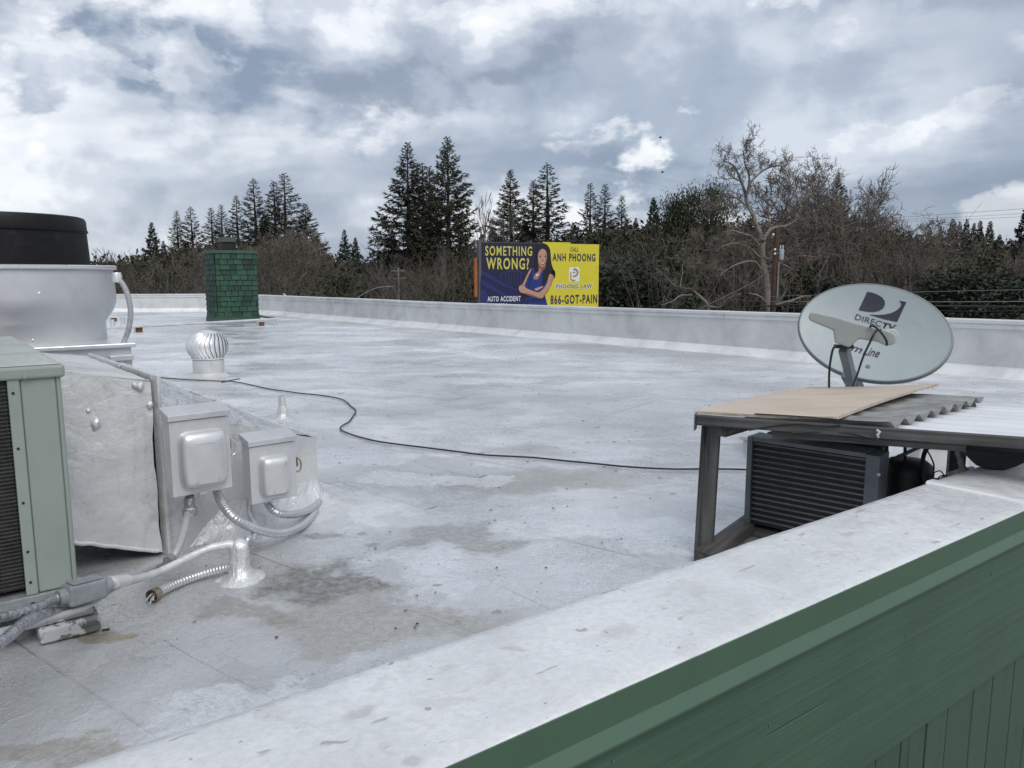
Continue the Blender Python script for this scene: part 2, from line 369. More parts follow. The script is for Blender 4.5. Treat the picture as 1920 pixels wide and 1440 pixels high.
simple('black_drum_metal', (0.006, 0.006, 0.007), 0.5, 0.0, 0.4, 5, 0.06, 60, spec=0.22, dirt=(0.03, 0.027, 0.024), dirt_amt=0.6)
simple('fan_aluminium', (0.56, 0.57, 0.585), 0.42, 0.45, 0.06, 2.5, 0.04, 60, dirt=(0.40, 0.40, 0.41), dirt_amt=0.4)
simple('fan_aluminium_bright', (0.70, 0.71, 0.72), 0.32, 0.6, 0.06, 3)
simple('grey_conduit', (0.36, 0.365, 0.375), 0.5, 0.1, 0.15, 12, 0.2, 80, dirt=(0.12, 0.12, 0.12), dirt_amt=0.4)
simple('cast_grey_fitting', (0.22, 0.235, 0.245), 0.55, 0.2, 0.2, 20, 0.35, 160)
simple('bare_steel_end', (0.30, 0.24, 0.17), 0.45, 0.6, 0.3, 60)
simple('turbine_aluminium', (0.72, 0.725, 0.73), 0.34, 0.6, 0.10, 6)
simple('black_cable', (0.014, 0.014, 0.015), 0.5, 0, 0.3, 8)
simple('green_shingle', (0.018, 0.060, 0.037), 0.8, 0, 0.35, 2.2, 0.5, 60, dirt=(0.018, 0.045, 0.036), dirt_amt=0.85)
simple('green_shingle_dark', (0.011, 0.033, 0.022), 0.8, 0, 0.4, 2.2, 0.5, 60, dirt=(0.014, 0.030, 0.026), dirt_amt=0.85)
simple('green_chimney_trim', (0.028, 0.068, 0.047), 0.6, 0, 0.15, 4)
simple('black_chimney_cap', (0.010, 0.013, 0.012), 0.6, 0.2, 0.3, 5)
simple('chimney_cap_hood', (0.016, 0.021, 0.018), 0.5, 0.2, 0.2, 5)
simple('rust_wood_block', (0.10, 0.045, 0.022), 0.85, 0, 0.4, 20)
simple('dish_grey', (0.33, 0.375, 0.385), 0.42, 0.0, 0.05, 5, 0.03, 90, dirt=(0.27, 0.30, 0.30), dirt_amt=0.4)
simple('dish_rim_grey', (0.17, 0.195, 0.20), 0.45, 0.1, 0.08, 8)
simple('lnb_grey', (0.30, 0.325, 0.305), 0.5, 0, 0.05, 8, 0.03, 90)
simple('lnb_cap_white', (0.48, 0.50, 0.48), 0.5, 0, 0.05, 8)
simple('arm_grey_metal', (0.16, 0.185, 0.20), 0.42, 0.4, 0.15, 10)
simple('dish_print_dark', (0.022, 0.025, 0.040), 0.5, 0, 0.1, 8)
simple('condenser_frame', (0.13, 0.15, 0.155), 0.5, 0.35, 0.2, 6, 0.1, 60)
simple('condenser_fin', (0.010, 0.011, 0.015), 0.6, 0.1, 0.3, 30, 0.2, 200)
simple('condenser_tube', (0.12, 0.118, 0.114), 0.45, 0.4, 0.3, 12)
simple('compressor_black', (0.007, 0.008, 0.010), 0.5, 0.0, 0.3, 12, 0.15, 60)
simple('rag_cloth', (0.27, 0.24, 0.21), 0.9, 0, 0.3, 20, 0.5, 80)
simple('concrete_ground', (0.12, 0.12, 0.11), 0.9, 0, 0.3, 0.2)
simple('pole_brown', (0.068, 0.034, 0.023), 0.85, 0, 0.3, 3, 0.3, 20)
simple('transformer_grey', (0.42, 0.47, 0.50), 0.45, 0.1, 0.08, 3)
simple('wire_black', (0.02, 0.02, 0.022), 0.6, 0, 0.1, 3)
simple('wire_grey', (0.16, 0.165, 0.17), 0.6, 0, 0.1, 3)
simple('leaf_crumb', (0.035, 0.028, 0.024), 0.8)
simple('bird_black', (0.01, 0.01, 0.01), 0.8)
# billboard inks
for nm, c_ in dict(ink_navy=(0.011, 0.011, 0.036), ink_blue_dark=(0.008, 0.012, 0.066), ink_bridge=(0.018, 0.024, 0.13), ink_yellow=(0.64, 0.56, 0.035), ink_letter_yellow=(0.56, 0.52, 0.11),
                   ink_letter_navy=(0.030, 0.022, 0.075), ink_white=(0.72, 0.74, 0.76), ink_gold=(0.33, 0.25, 0.07), ink_skin=(0.36, 0.185, 0.12), ink_skin_light=(0.48, 0.27, 0.19), ink_skin_dark=(0.22, 0.10, 0.065),
                   ink_hair=(0.010, 0.009, 0.013), ink_dress=(0.010, 0.030, 0.19), ink_dress_dark=(0.006, 0.016, 0.10), ink_lips=(0.26, 0.04, 0.04), ink_shadow=(0.006, 0.006, 0.02)).items():
    simple(nm, c_, 0.55, 0, 0.04, 0.8)
simple('board_back_steel', (0.12, 0.12, 0.125), 0.6, 0.3, 0.2, 2)
simple('board_orange_edge', (0.40, 0.13, 0.045), 0.7, 0, 0.15, 2)
def foliage(name, a, b, scale=0.35, trans=0.15):
    t = NT(name)
    oi = t.n('ShaderNodeObjectInfo')
    geo = t.n('ShaderNodeNewGeometry')
    n = t.noise(geo.outputs['Position'], scale, 5, 0.7)
    n2 = t.noise(geo.outputs['Position'], scale * 8, 2, 0.6)
    f = t.math('ADD', t.math('MULTIPLY', n, 0.7), t.math('ADD', t.math('MULTIPLY', n2, 0.45), t.math('MULTIPLY', oi.outputs['Random'], 0.12)))
    cl = t.ramp(f, [(0.42, a), (0.80, b)])
    t.set(cl, 0.65, 0.0, spec=0.25)
    return t.m
foliage('redwood_needles', (0.024, 0.026, 0.018), (0.078, 0.076, 0.050))
foliage('dark_needles', (0.014, 0.022, 0.015), (0.045, 0.060, 0.038))
foliage('olive_leaves', (0.020, 0.026, 0.014), (0.070, 0.075, 0.042))
foliage('wood_leaves', (0.012, 0.015, 0.010), (0.055, 0.055, 0.032), 0.12)
foliage('brown_twigs', (0.024, 0.023, 0.015), (0.100, 0.084, 0.066), 0.06)
foliage('grey_twigs', (0.050, 0.044, 0.036), (0.14, 0.122, 0.102), 0.3)
foliage('dark_bark', (0.022, 0.017, 0.014), (0.050, 0.040, 0.034), 1.2)
foliage('pale_bark', (0.085, 0.075, 0.063), (0.24, 0.215, 0.185), 1.0)
foliage('sycamore_twigs', (0.080, 0.066, 0.055), (0.22, 0.19, 0.16), 0.6)

# ------------------------------------------------------------------ mesh helpers
WORLD = {}
def link(o, parent=None, M=None):
    col.objects.link(o)
    M = M or Matrix.Identity(4)
    WORLD[o.name] = M.copy()
    if parent is not None:
        o.parent = parent
        o.matrix_parent_inverse = WORLD[parent.name].inverted()
    o.matrix_basis = M
    return o
def tag(o, label=None, cat=None, group=None, kind=None):
    if label: o['label'] = label
    if cat: o['category'] = cat
    if group: o['group'] = group
    if kind: o['kind'] = kind
    return o
def thing(name, loc, label, cat, group=None):
    o = bpy.data.objects.new(name, None)
    o.empty_display_size = 0.1
    link(o, None, Matrix.Translation(Vector(loc)))
    return tag(o, label, cat, group)
def frame(o, x, y, z):
    """4x4 matrix from origin and three axes"""
    M = Matrix.Identity(4)
    for i, a in enumerate((x, y, z)):
        for k in range(3): M[k][i] = a[k]
    for k in range(3): M[k][3] = o[k]
    return M
def along(p0, p1, up=Vector((0, 0, 1))):
    x = (Vector(p1) - Vector(p0)).normalized()
    y = up.cross(x)
    if y.length < 1e-4: y = Vector((0, 1, 0)).cross(x)
    y.normalize(); z = x.cross(y)
    return frame((Vector(p0) + Vector(p1)) / 2, x, y, z)

class MB:
    def __init__(s): s.v = []; s.f = []; s.mi = []; s.cur = 0
    def add(s, vs, fs):
        b = len(s.v); s.v += [tuple(v) for v in vs]
        for f in fs: s.f.append(tuple(b + i for i in f)); s.mi.append(s.cur)
    def hexa(s, p):   # 4 bottom (ccw from above), 4 top
        s.add(p, [(3, 2, 1, 0), (4, 5, 6, 7), (0, 1, 5, 4), (1, 2, 6, 5), (2, 3, 7, 6), (3, 0, 4, 7)])
    def box(s, a, b, M=None):
        (x0, y0, z0), (x1, y1, z1) = a, b
        p = [Vector(q) for q in ((x0, y0, z0), (x1, y0, z0), (x1, y1, z0), (x0, y1, z0), (x0, y0, z1), (x1, y0, z1), (x1, y1, z1), (x0, y1, z1))]
        if M: p = [M @ q for q in p]
        s.hexa(p)
    def tube(s, pts, r, n=8, caps=True, rings=None):
        pts = [Vector(p) for p in pts]; m = len(pts)
        rs = r if hasattr(r, '__len__') else [r] * m
        prev = None; vs = []; fs = []
        for i, p in enumerate(pts):
            d = (pts[min(i + 1, m - 1)] - pts[max(i - 1, 0)])
            if d.length < 1e-9: d = Vector((0, 0, 1))
            d.normalize()
            if prev is None:
                a = Vector((0, 0, 1)) if abs(d.z) < 0.9 else Vector((1, 0, 0))
                x = a.cross(d).normalized()
            else:
                x = prev - d * prev.dot(d)
                x = x.normalized() if x.length > 1e-6 else Vector((1, 0, 0))
            prev = x; y = d.cross(x)
            for k in range(n):
                t = 2 * math.pi * k / n
                vs.append(p + (x * math.cos(t) + y * math.sin(t)) * rs[i])
        for i in range(m - 1):
            for k in range(n):
                k2 = (k + 1) % n
                fs.append((i * n + k, i * n + k2, (i + 1) * n + k2, (i + 1) * n + k))
        if caps:
            fs.append(tuple(range(n - 1, -1, -1))); fs.append(tuple((m - 1) * n + k for k in range(n)))
        s.add(vs, fs)
    def lathe(s, prof, n=48, c=(0, 0, 0), closed=False):
        vs = []; fs = []
        for r, z in prof:
            for k in range(n):
                t = 2 * math.pi * k / n
                vs.append((c[0] + r * math.cos(t), c[1] + r * math.sin(t), c[2] + z))
        m = len(prof)
        for i in range(m - 1):
            for k in range(n):
                k2 = (k + 1) % n
                fs.append((i * n + k, i * n + k2, (i + 1) * n + k2, (i + 1) * n + k))
        if closed:
            fs.append(tuple(range(n - 1, -1, -1))); fs.append(tuple((m - 1) * n + k for k in range(n)))
        s.add(vs, fs)
    def prism(s, poly, z0, z1):    # poly in local xy
        n = len(poly)
        vs = [(x, y, z0) for x, y in poly] + [(x, y, z1) for x, y in poly]
        fs = [tuple(range(n - 1, -1, -1)), tuple(range(n, 2 * n))]
        for i in range(n): fs.append((i, (i + 1) % n, n + (i + 1) % n, n + i))
        s.add(vs, fs)
    def build(s, name, mat, parent=None, M=None, smooth=False, bevel=0, seg=2, angle=35):
        me = bpy.data.meshes.new(name)
        me.from_pydata(s.v, [], s.f)
        for m in (mat if isinstance(mat, (list, tuple)) else [mat]): me.materials.append(MATS[m])
        if any(s.mi): me.polygons.foreach_set('material_index', s.mi)
        if smooth:
            me.polygons.foreach_set('use_smooth', [True] * len(me.polygons))
            try: me.set_sharp_from_angle(angle=R(angle))
            except Exception: pass
        me.validate(); me.update()
        o = bpy.data.objects.new(name, me)
        link(o, parent, M)
        if bevel:
            b = o.modifiers.new('bevel', 'BEVEL'); b.width = bevel; b.segments = seg; b.limit_method = 'ANGLE'; b.angle_limit = R(40)
        return o
def bar(name, p0, p1, w, h, mat, parent=None, bevel=0.003, up=Vector((0, 0, 1)), **kw):
    L = (Vector(p1) - Vector(p0)).length
    m = MB(); m.box((-L / 2, -w / 2, -h / 2), (L / 2, w / 2, h / 2))
    return m.build(name, mat, parent, along(p0, p1, up), bevel=bevel, **kw)
def spline(pts, n=8):
    pts = [Vector(p) for p in pts]; out = []
    P = [pts[0] * 2 - pts[1]] + pts + [pts[-1] * 2 - pts[-2]]
    for i in range(1, len(P) - 2):
        a, b, c, d = P[i - 1], P[i], P[i + 1], P[i + 2]
        for k in range(n):
            t = k / n
            out.append(0.5 * ((2 * b) + (c - a) * t + (2 * a - 5 * b + 4 * c - d) * t * t + (3 * b - a - 3 * c + d) * t ** 3))
    out.append(pts[-1]); return out
def resample(pts, step):
    pts = [Vector(p) for p in pts]; out = [pts[0].copy()]; acc = 0.0
    for a, b in zip(pts, pts[1:]):
        L = (b - a).length; d = step - acc
        while d <= L:
            out.append(a + (b - a) * (d / L)); d += step
        acc = L - (d - step)
    return out
def tube_obj(name, pts, r, mat, parent=None, n=10, smooth=True, M=None, caps=True):
    m = MB(); m.tube(pts, r, n, caps); return m.build(name, mat, parent, M, smooth=smooth, angle=60)
def flex_obj(name, pts, r, mat, parent=None, pitch=0.009, depth=0.16):
    q = resample(spline(pts, 14), pitch / 4)
    rs = [r * (1 - depth * (0.5 - 0.5 * math.cos(2 * math.pi * i / 4))) for i in range(len(q))]
    m = MB(); m.tube(q, rs, 12); return m.build(name, mat, parent, smooth=True, angle=80)
def n3(x, y, z=0): return mnoise.noise(Vector((x, y, z)))

# ------------------------------------------------------------------ ground and roof deck
GZ = -4.6
m = MB(); m.add([(-2500, -600, GZ), (2500, -600, GZ), (2500, 4000, GZ), (-2500, 4000, GZ)], [(0, 1, 2, 3)])
tag(m.build('ground', 'concrete_ground'), kind='structure')

CORN = G(440, 584)                       # far corner of the roof
RW = [(CORN.x, CORN.y, 0.575), None]
rEnd = G(1920, 711)
rdir = (rEnd - CORN); rdir.z = 0; rlen = rdir.length; rdir.normalize()
lw = G(220, 585); ldir = (lw - CORN).normalized()
capA, capB = G(140, 1430, 0.45), G(1914, 846, 0.45)      # near parapet, inner top edge
ndir = (capB - capA).normalized(); nout = Vector((ndir.y, -ndir.x, 0))
CAPW = 0.347

def deck_z(x, y):
    z = 0.010 * n3(x * 0.55, y * 0.55, 3) + 0.004 * n3(x * 2.1, y * 2.1, 9)
    return z
xs = np.arange(-26, 14.01, 0.14); ys = np.arange(-1.5, 33, 0.14)
def inside(x, y):
    p = Vector((x, y, 0))
    a = (p - CORN).cross(rdir).z            # right wall side
    return True
vid = {}; vs = []; fs = []
def keep(x, y):
    if (x - capA.x) * nout.x + (y - capA.y) * nout.y > 0.12: return False
    if (x - CORN.x) * rdir.y - (y - CORN.y) * rdir.x < -0.15: return False
    if (x - CORN.x) * -ldir.y + (y - CORN.y) * ldir.x < -0.15: return False
    return True
for i in range(len(xs) - 1):
    for j in range(len(ys) - 1):
        if not keep(xs[i] + .07, ys[j] + .07): continue
        q = []
        for a, b in ((i, j), (i + 1, j), (i + 1, j + 1), (i, j + 1)):
            if (a, b) not in vid:
                vid[(a, b)] = len(vs); vs.append((xs[a], ys[b], deck_z(xs[a], ys[b])))
            q.append(vid[(a, b)])
        fs.append(tuple(q))
m = MB(); m.add(vs, fs)
roof = tag(m.build('roof_deck', 'silver_roof_coating', smooth=True, angle=180), kind='structure')

# lapped sheet edges: low welts under the coating
def lap(a, b, w=.09, h=.0032):
    L = (b - a).length; n_ = max(2, int(L / .08)); d_ = (b - a).normalized(); s_ = Vector((-d_.y, d_.x, 0)); vs = []; fs = []
    for i in range(n_ + 1):
        p = a + d_ * (L * i / n_) + s_ * (.012 * n3(i * .21, a.x, 4)); z = deck_z(p.x, p.y); hh = h * (1 + .35 * n3(i * .35, a.y, 2))
        for o_, k_ in ((-.5, -.003), (-.42, hh), (.35, hh * .9), (.5, -.003)):
            q = p + s_ * (w * o_ * (1 + .15 * n3(i * .5, o_ * 9, a.x))); vs.append((q.x, q.y, z + k_))
    for i in range(n_):
        for j in range(3): fs.append((i * 4 + j, (i + 1) * 4 + j, (i + 1) * 4 + j + 1, i * 4 + j + 1))
    m = MB(); m.add(vs, fs); m.build('lap_seam', 'silver_roof_coating', roof, smooth=True, angle=20)
for (x0, y0, x1, y1) in ((860, 1048, 1045, 1140), (640, 900, 810, 952), (700, 852, 905, 893), (560, 760, 900, 850), (740, 745, 1120, 800), (900, 705, 1330, 760), (420, 690, 640, 738), (1000, 660, 1480, 708), (620, 640, 980, 672), (330, 1190, 560, 1310)):
    lap(G(x0, y0), G(x1, y1))

# ------------------------------------------------------------------ far parapets
def far_parapet(label, p0, d, pieces, tops, out, cap_len):
    """p0 start on deck, d direction, pieces length, tops = list (s, z), out = unit outward"""
    L = pieces
    t = thing('parapet_wall', p0, label, 'parapet', 'parapets at the back of the roof')
    def top(s):
        for (a, za), (b, zb) in zip(tops, tops[1:]):
            if a <= s <= b: return za + (zb - za) * (s - a) / (b - a)
        return tops[-1][1]
    n = int(L / 0.5) + 1
    ss = [L * i / (n - 1) for i in range(n)]
    capH = 0.10
    # wall body and cove swept along
    def sweep(prof, name, mat, smooth=True, jit=0.0):
        vs = []; fs = []
        k = None
        for i, s in enumerate(ss):
            pr = prof(s); k = len(pr)
            for j, (o_, z) in enumerate(pr):
                jj = jit * n3(s * 1.7, j * 3.3, 5) if jit else 0
                q = p0 + d * s + out * (o_ + jj); vs.append((q.x, q.y, z + jj * 0.5))
        for i in range(n - 1):
            for j in range(k - 1):
                fs.append((i * k + j, (i + 1) * k + j, (i + 1) * k + j + 1, i * k + j + 1))
        m = MB(); m.add(vs, fs); return m.build(name, mat, t, smooth=smooth, angle=30)
    sweep(lambda s: [(0.02, -0.05), (0.015, 0.10), (0.01, top(s) - 0.02), (0.26, top(s) - 0.02), (0.26, GZ)], 'wall', 'silver_wall_coat', jit=0.012)
    sweep(lambda s: [(-0.16, -0.012), (-0.10, 0.018), (-0.05, 0.055), (-0.015, 0.105), (0.03, 0.125)], 'cove', 'silver_skylit_coat', jit=0.02)
    s = 0.0
    rnd = random.Random(len(label))
    while s < L - 0.05:
        e = min(L, s + cap_len)
        a, b = p0 + d * (s + 0.004), p0 + d * (e - 0.004)
        za, zb = top(s), top(e)
        lift = rnd.uniform(-0.004, 0.006)
        m = MB()
        def strip(o0, o1, h0, h1):
            q = []
            for zz0, zz1 in ((h0, h0), (h1, h1)):
                q += [a + out * o0 + Vector((0, 0, za + zz0)), b + out * o0 + Vector((0, 0, zb + zz1)), b + out * o1 + Vector((0, 0, zb + zz1)), a + out * o1 + Vector((0, 0, za + zz0))]
            m.hexa(q)
        strip(-0.022, 0.285, -0.045 + lift, lift)
        strip(-0.010, 0.275, -0.105 + lift, -0.047 + lift)
        m.build('cap_section', 'silver_cap_coat', t, bevel=0.004)
        s = e
    return t
rout = Vector((-rdir.y, rdir.x, 0)); rout = rout if rout.y > 0 else -rout
lout = Vector((-ldir.y, ldir.x, 0)); lout = lout if lout.y > 0 else -lout
def rs_at(px, py):
    return (G(px, py) - CORN).dot(rdir)
tp = [(0, 0.575), (rs_at(900, 627), 0.592), (rlen, 0.668), (rlen + 12, 0.75)]
far_parapet('long silver-coated parapet wall running from the chimney to the right edge, behind the dish', CORN, rdir, rlen + 6, tp, rout, 3.05)
far_parapet('short silver-coated parapet wall across the far left end, behind the exhaust fan', CORN, ldir, 12, [(0, 0.578), (12, 0.55)], lout, 3.05)

# ------------------------------------------------------------------ near parapet (camera looks over it)
n0, n1 = -2.2, 5.5
def NP(s, o_, z): return capA + ndir * s + nout * o_ + Vector((0, 0, z - 0.45))
NPM = frame(capA, ndir, -nout, Vector((0, 0, 1)))        # local x along, y inward, z up from cap top
npar = thing('parapet_wall', NP(1.5, 0.1, 0), 'near parapet with white-coated cap and green painted boards in the right foreground', 'parapet')
# cap: bedded, slightly lumpy coated sheet, with rounded edges
nx = 260; prof = [(0.012, -0.46), (0.012, -0.05), (0.004, -0.012), (-0.006, -0.003), (-0.03, 0.0), (-0.10, 0.001), (-0.17, 0.0005), (-0.24, 0.0), (-0.31, -0.001), (-CAPW + 0.006, -0.002), (-CAPW, -0.006), (-CAPW, -0.03)]
vs = []; fs = []
for i in range(nx):
    s = n0 + (n1 - n0) * i / (nx - 1)
    for j, (y, z) in enumerate(prof):
        w = 0.0022 * n3(s * 3.1, y * 9, 2) + 0.0012 * n3(s * 11, y * 22, 4) if 3 <= j <= 9 else 0.0
        yy = y + (0.003 * n3(s * 5, 7, j) if j >= 9 or j <= 3 else 0)
        vs.append((s, yy, z + w))
k = len(prof)
for i in range(nx - 1):
    for j in range(k - 1):
        fs.append((i * k + j, i * k + j + 1, (i + 1) * k + j + 1, (i + 1) * k + j))
m = MB(); m.add(vs, [f[::-1] for f in fs])
m.build('cap', 'white_silver_cap_coat', npar, NPM, smooth=True, angle=60)
# lap joint ridge across the cap
js = (G(1740, 905, 0.45) - capA).dot(ndir)
m = MB(); m.hexa([Vector(q) for q in ((js - .012, 0.0, -.004), (js - .012, -CAPW, -.004), (js + .055, -CAPW, -.004), (js + .055, 0.0, -.004), (js, 0.0, .007), (js, -CAPW, .007), (js + .043, -CAPW, .006), (js + .043, 0.0, .006))][::1])
m.build('cap_joint', 'silver_skylit_coat', npar, NPM, bevel=0.003)
# green metal edge trim with its kicked-out drip
pr = [(-CAPW - 0.001, -0.004), (-CAPW - 0.004, -0.004), (-CAPW - 0.005, -0.066), (-CAPW - 0.020, -0.093), (-CAPW - 0.020, -0.098), (-CAPW + 0.001, -0.098)]
vs = []; fs = []
for i in range(2):
    s = (n0, n1)[i]
    for y, z in pr: vs.append((s, y, z))
k = len(pr)
for j in range(k): fs.append((j, (j + 1) % k, k + (j + 1) % k, k + j))
fs += [tuple(range(k - 1, -1, -1)), tuple(range(k, 2 * k))]
m = MB(); m.add(vs, fs); m.build('edge_trim', 'green_trim_paint', npar, NPM)
# fascia board, wavy lower edge
vs = []; fs = []; nb = 120
for i in range(nb):
    s = n0 + (n1 - n0) * i / (nb - 1)
    lo = -0.530 + 0.004 * n3(s * 4, 1) + 0.002 * n3(s * 17, 2)
    vs += [(s, -CAPW + 0.004, -0.094), (s, -CAPW - 0.002, -0.094), (s, -CAPW - 0.0025, lo), (s, -CAPW + 0.03, lo)]
for i in range(nb - 1):
    for j in range(3): fs.append((i * 4 + j, (i + 1) * 4 + j, (i + 1) * 4 + j + 1, i * 4 + j + 1))
m = MB(); m.add(vs, fs); m.build('fascia_board', 'green_painted_board', npar, NPM)
for px_, py_ in ((1443, 1358), (1700, 1190), (1150, 1425), (1860, 1075)):
    r_ = Vector(_ray(px_, py_)); o_ = Vector((0, 0, CAM_H)); pl0 = capA + nout * (CAPW + .0025); t_ = (pl0 - o_).dot(nout) / r_.dot(nout); q_ = NPM.inverted() @ (o_ + r_ * t_)
    m = MB(); m.lathe([(.0055, 0), (.0055, .0012), (.0042, .0020), (.0030, .0008), (0, .0008)], 12); m.build('nail_head', 'green_painted_board', npar, NPM @ Matrix.Translation((q_.x, q_.y + .0005, q_.z)) @ Matrix.Rotation(R(90), 4, 'X'), smooth=True)
# siding planks under the fascia, with the odd split between them
rnd = random.Random(5); s = -0.5; i = 0
while s < 4.2:
    w = rnd.uniform(0.13, 0.19)
    m = MB(); t0 = rnd.uniform(-0.003, 0.003)
    m.box((s + 0.003, -CAPW + 0.012, -2.2), (s + w - 0.003, -CAPW + 0.030, -0.50))
    m.v = [(x + (z + 0.44) * t0, y + rnd.uniform(-0.001, 0.001), z) for x, y, z in m.v]
    m.build('plank', 'green_painted_siding', npar, NPM, bevel=0.003)
    s += w; i += 1
m = MB(); m.box((n0, -CAPW + 0.034, GZ + 0.45 - 0.9), (n1, -0.02, -0.055)); m.build('core', 'green_painted_siding', npar, NPM)

# ------------------------------------------------------------------ chimney
chC = G(409, 605)
cu, cv = az(55), az(-35)
CW, CDp, CH = 1.02, 1.02, 1.80
CM = frame(chC, cu, cv, Vector((0, 0, 1)))
ch = thing('chimney', chC, 'square chimney clad in green shingles with black metal cap, at the back of the roof', 'chimney')
m = MB(); m.box((0.02, 0.02, -0.02), (CW - 0.02, CDp - 0.02, CH - 0.02)); m.build('core', 'green_shingle_dark', ch, CM)
m = MB()
for z0, z1, e in ((-0.01, 0.10, 0.035), (0.10, 0.15, 0.022)):
    m.box((-e, -e, z0), (CW + e, CDp + e, z1))
m.build('base_flashing', 'green_chimney_trim', ch, CM, bevel=0.01)
rnd = random.Random(11); courses = 12; ch_h = (CH - 0.22) / courses
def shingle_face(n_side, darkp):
    for r in range(courses):
        z0 = 0.14 + r * ch_h; s = -rnd.uniform(0, 0.12)
        while s < CW:
            w = rnd.uniform(0.13, 0.27); a, b = max(0, s), min(CW, s + w)
            if b - a > 0.03:
                dz = rnd.uniform(-0.006, 0.004); g = 0.007; th = rnd.uniform(0.022, 0.036)
                def pt(u_, off, z):
                    if n_side == 0: return (u_, -off, z)
                    if n_side == 1: return (-off, CDp - u_, z)
                    return (CW + off, u_, z)
                lo, hi = z0 + dz, z0 + ch_h + 0.012
                q = [pt(a + g, 0.004, lo), pt(b - g, 0.004, lo), pt(b - g, th, lo), pt(a + g, th, lo), pt(a + g, 0.0, hi), pt(b - g, 0.0, hi), pt(b - g, 0.004, hi), pt(a + g, 0.004, hi)]
                m = MB(); m.hexa(q)
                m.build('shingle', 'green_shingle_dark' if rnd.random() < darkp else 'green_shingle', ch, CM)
            s += w
for sd, dp in ((0, 0.22), (1, 0.6), (2, 0.3)): shingle_face(sd, dp)  # left face gets more dark shingles: its shade put into the colour
m = MB(); m.box((-0.035, -0.035, CH - 0.075), (CW + 0.035, CDp + 0.035, CH)); m.build('top_trim', 'green_chimney_trim', ch, CM, bevel=0.008)
cc = (CW / 2 - 0.06, CDp / 2)
cap = MB()
def frus(m, z0, z1, h0, h1):
    x, y = cc
    m.hexa([Vector(q) for q in ((x - h0, y - h0, z0), (x + h0, y - h0, z0), (x + h0, y + h0, z0), (x - h0, y + h0, z0), (x - h1, y - h1, z1), (x + h1, y - h1, z1), (x + h1, y + h1, z1), (x - h1, y + h1, z1))])
frus(cap, CH, CH + 0.21, 0.165, 0.165)
capo = cap.build('spark_cap', 'black_chimney_cap', ch, CM)
m = MB(); frus(m, CH + 0.211, CH + 0.225, 0.20, 0.20); frus(m, CH + 0.2255, CH + 0.345, 0.195, 0.14); m.build('hood', 'chimney_cap_hood', capo, CM)
m = MB()
for sx, sy in ((-1, -1), (1, -1), (1, 1), (-1, 1)): m.box((cc[0] + sx * .12 - .012, cc[1] + sy * .12 - .012, CH + .346), (cc[0] + sx * .12 + .012, cc[1] + sy * .12 + .012, CH + .41))
frus(m, CH + 0.411, CH + 0.432, 0.165, 0.150); m.build('lid', 'black_chimney_cap', capo, CM)

# ------------------------------------------------------------------ gas pipe on timber blocks, by the chimney
pz = 0.135
pA, pB = G(150, 617, pz), G(520, 598, pz); pC = G(478, 591, pz)
gp = thing('gas_pipe', (pA.x, pA.y, 0), 'long silver gas pipe lying on wooden blocks in front of the chimney', 'pipe')
tube_obj('pipe', [pA, pA.lerp(pB, .5) + Vector((0, 0, -.008)), pB], 0.03, 'silver_paint_smooth', gp)
tube_obj('return_pipe', [pB + Vector((0, 0.02, 0)), pC], 0.028, 'arm_grey_metal', gp)
m = MB(); m.lathe([(0.0, -.045), (.04, -.045), (.04, .045), (0, .045)], 12, tuple(pB)); m.build('elbow', 'silver_paint_smooth', gp, smooth=True)
for (bx, by), lab in (((213, 603), 'brown wooden block under the gas pipe, nearest the far left parapet'), ((260, 623), 'brown wooden block under the gas pipe, right of the exhaust fan conduit'), ((489, 611), 'brown wooden block under the pipe end at the chimney')):
    p = G(bx, by); b = thing('pipe_block', p, lab, 'wood block', 'blocks under the gas pipe')
    Mx = frame(p, cu, cv, Vector((0, 0, 1)))
    m = MB(); m.box((-.065, -.05, 0), (.075, .16, .104)); m.build('block', 'silver_wall_coat', b, Mx, bevel=.004)
    m = MB(); m.box((-.062, -.054, .003), (.072, -.0505, .10)); m.build('cut_end', 'rust_wood_block', b, Mx)
for (sx, sy, lab) in ((231, 612, 'short silver vent stub nearest the gas pipe, left of the chimney'), (212, 618, 'short silver pipe stub beside the exhaust fan conduit')):
    p = G(sx, sy); m = MB(); m.lathe([(.13, .0), (.08, .02), (.045, .05), (.042, .22), (.03, .22), (.03, .1)], 14, tuple(p))
    tag(m.build('vent_stub', 'silver_paint_smooth', smooth=True), lab, 'vent pipe', 'silver vent pipes')
# conduit clipped to the far wall
q = [G(535, 593, .03), D(533, 587, G(535, 593).y), D(535, 556, G(535, 593).y - .03), D(531, 551, G(535, 593).y + .05)]
w = tube_obj('wall_conduit', spline([G(505, 592, .03)] + q, 6), 0.016, 'silver_paint_smooth'); tag(w, 'thin silver conduit climbing the back parapet right of the chimney', 'conduit')

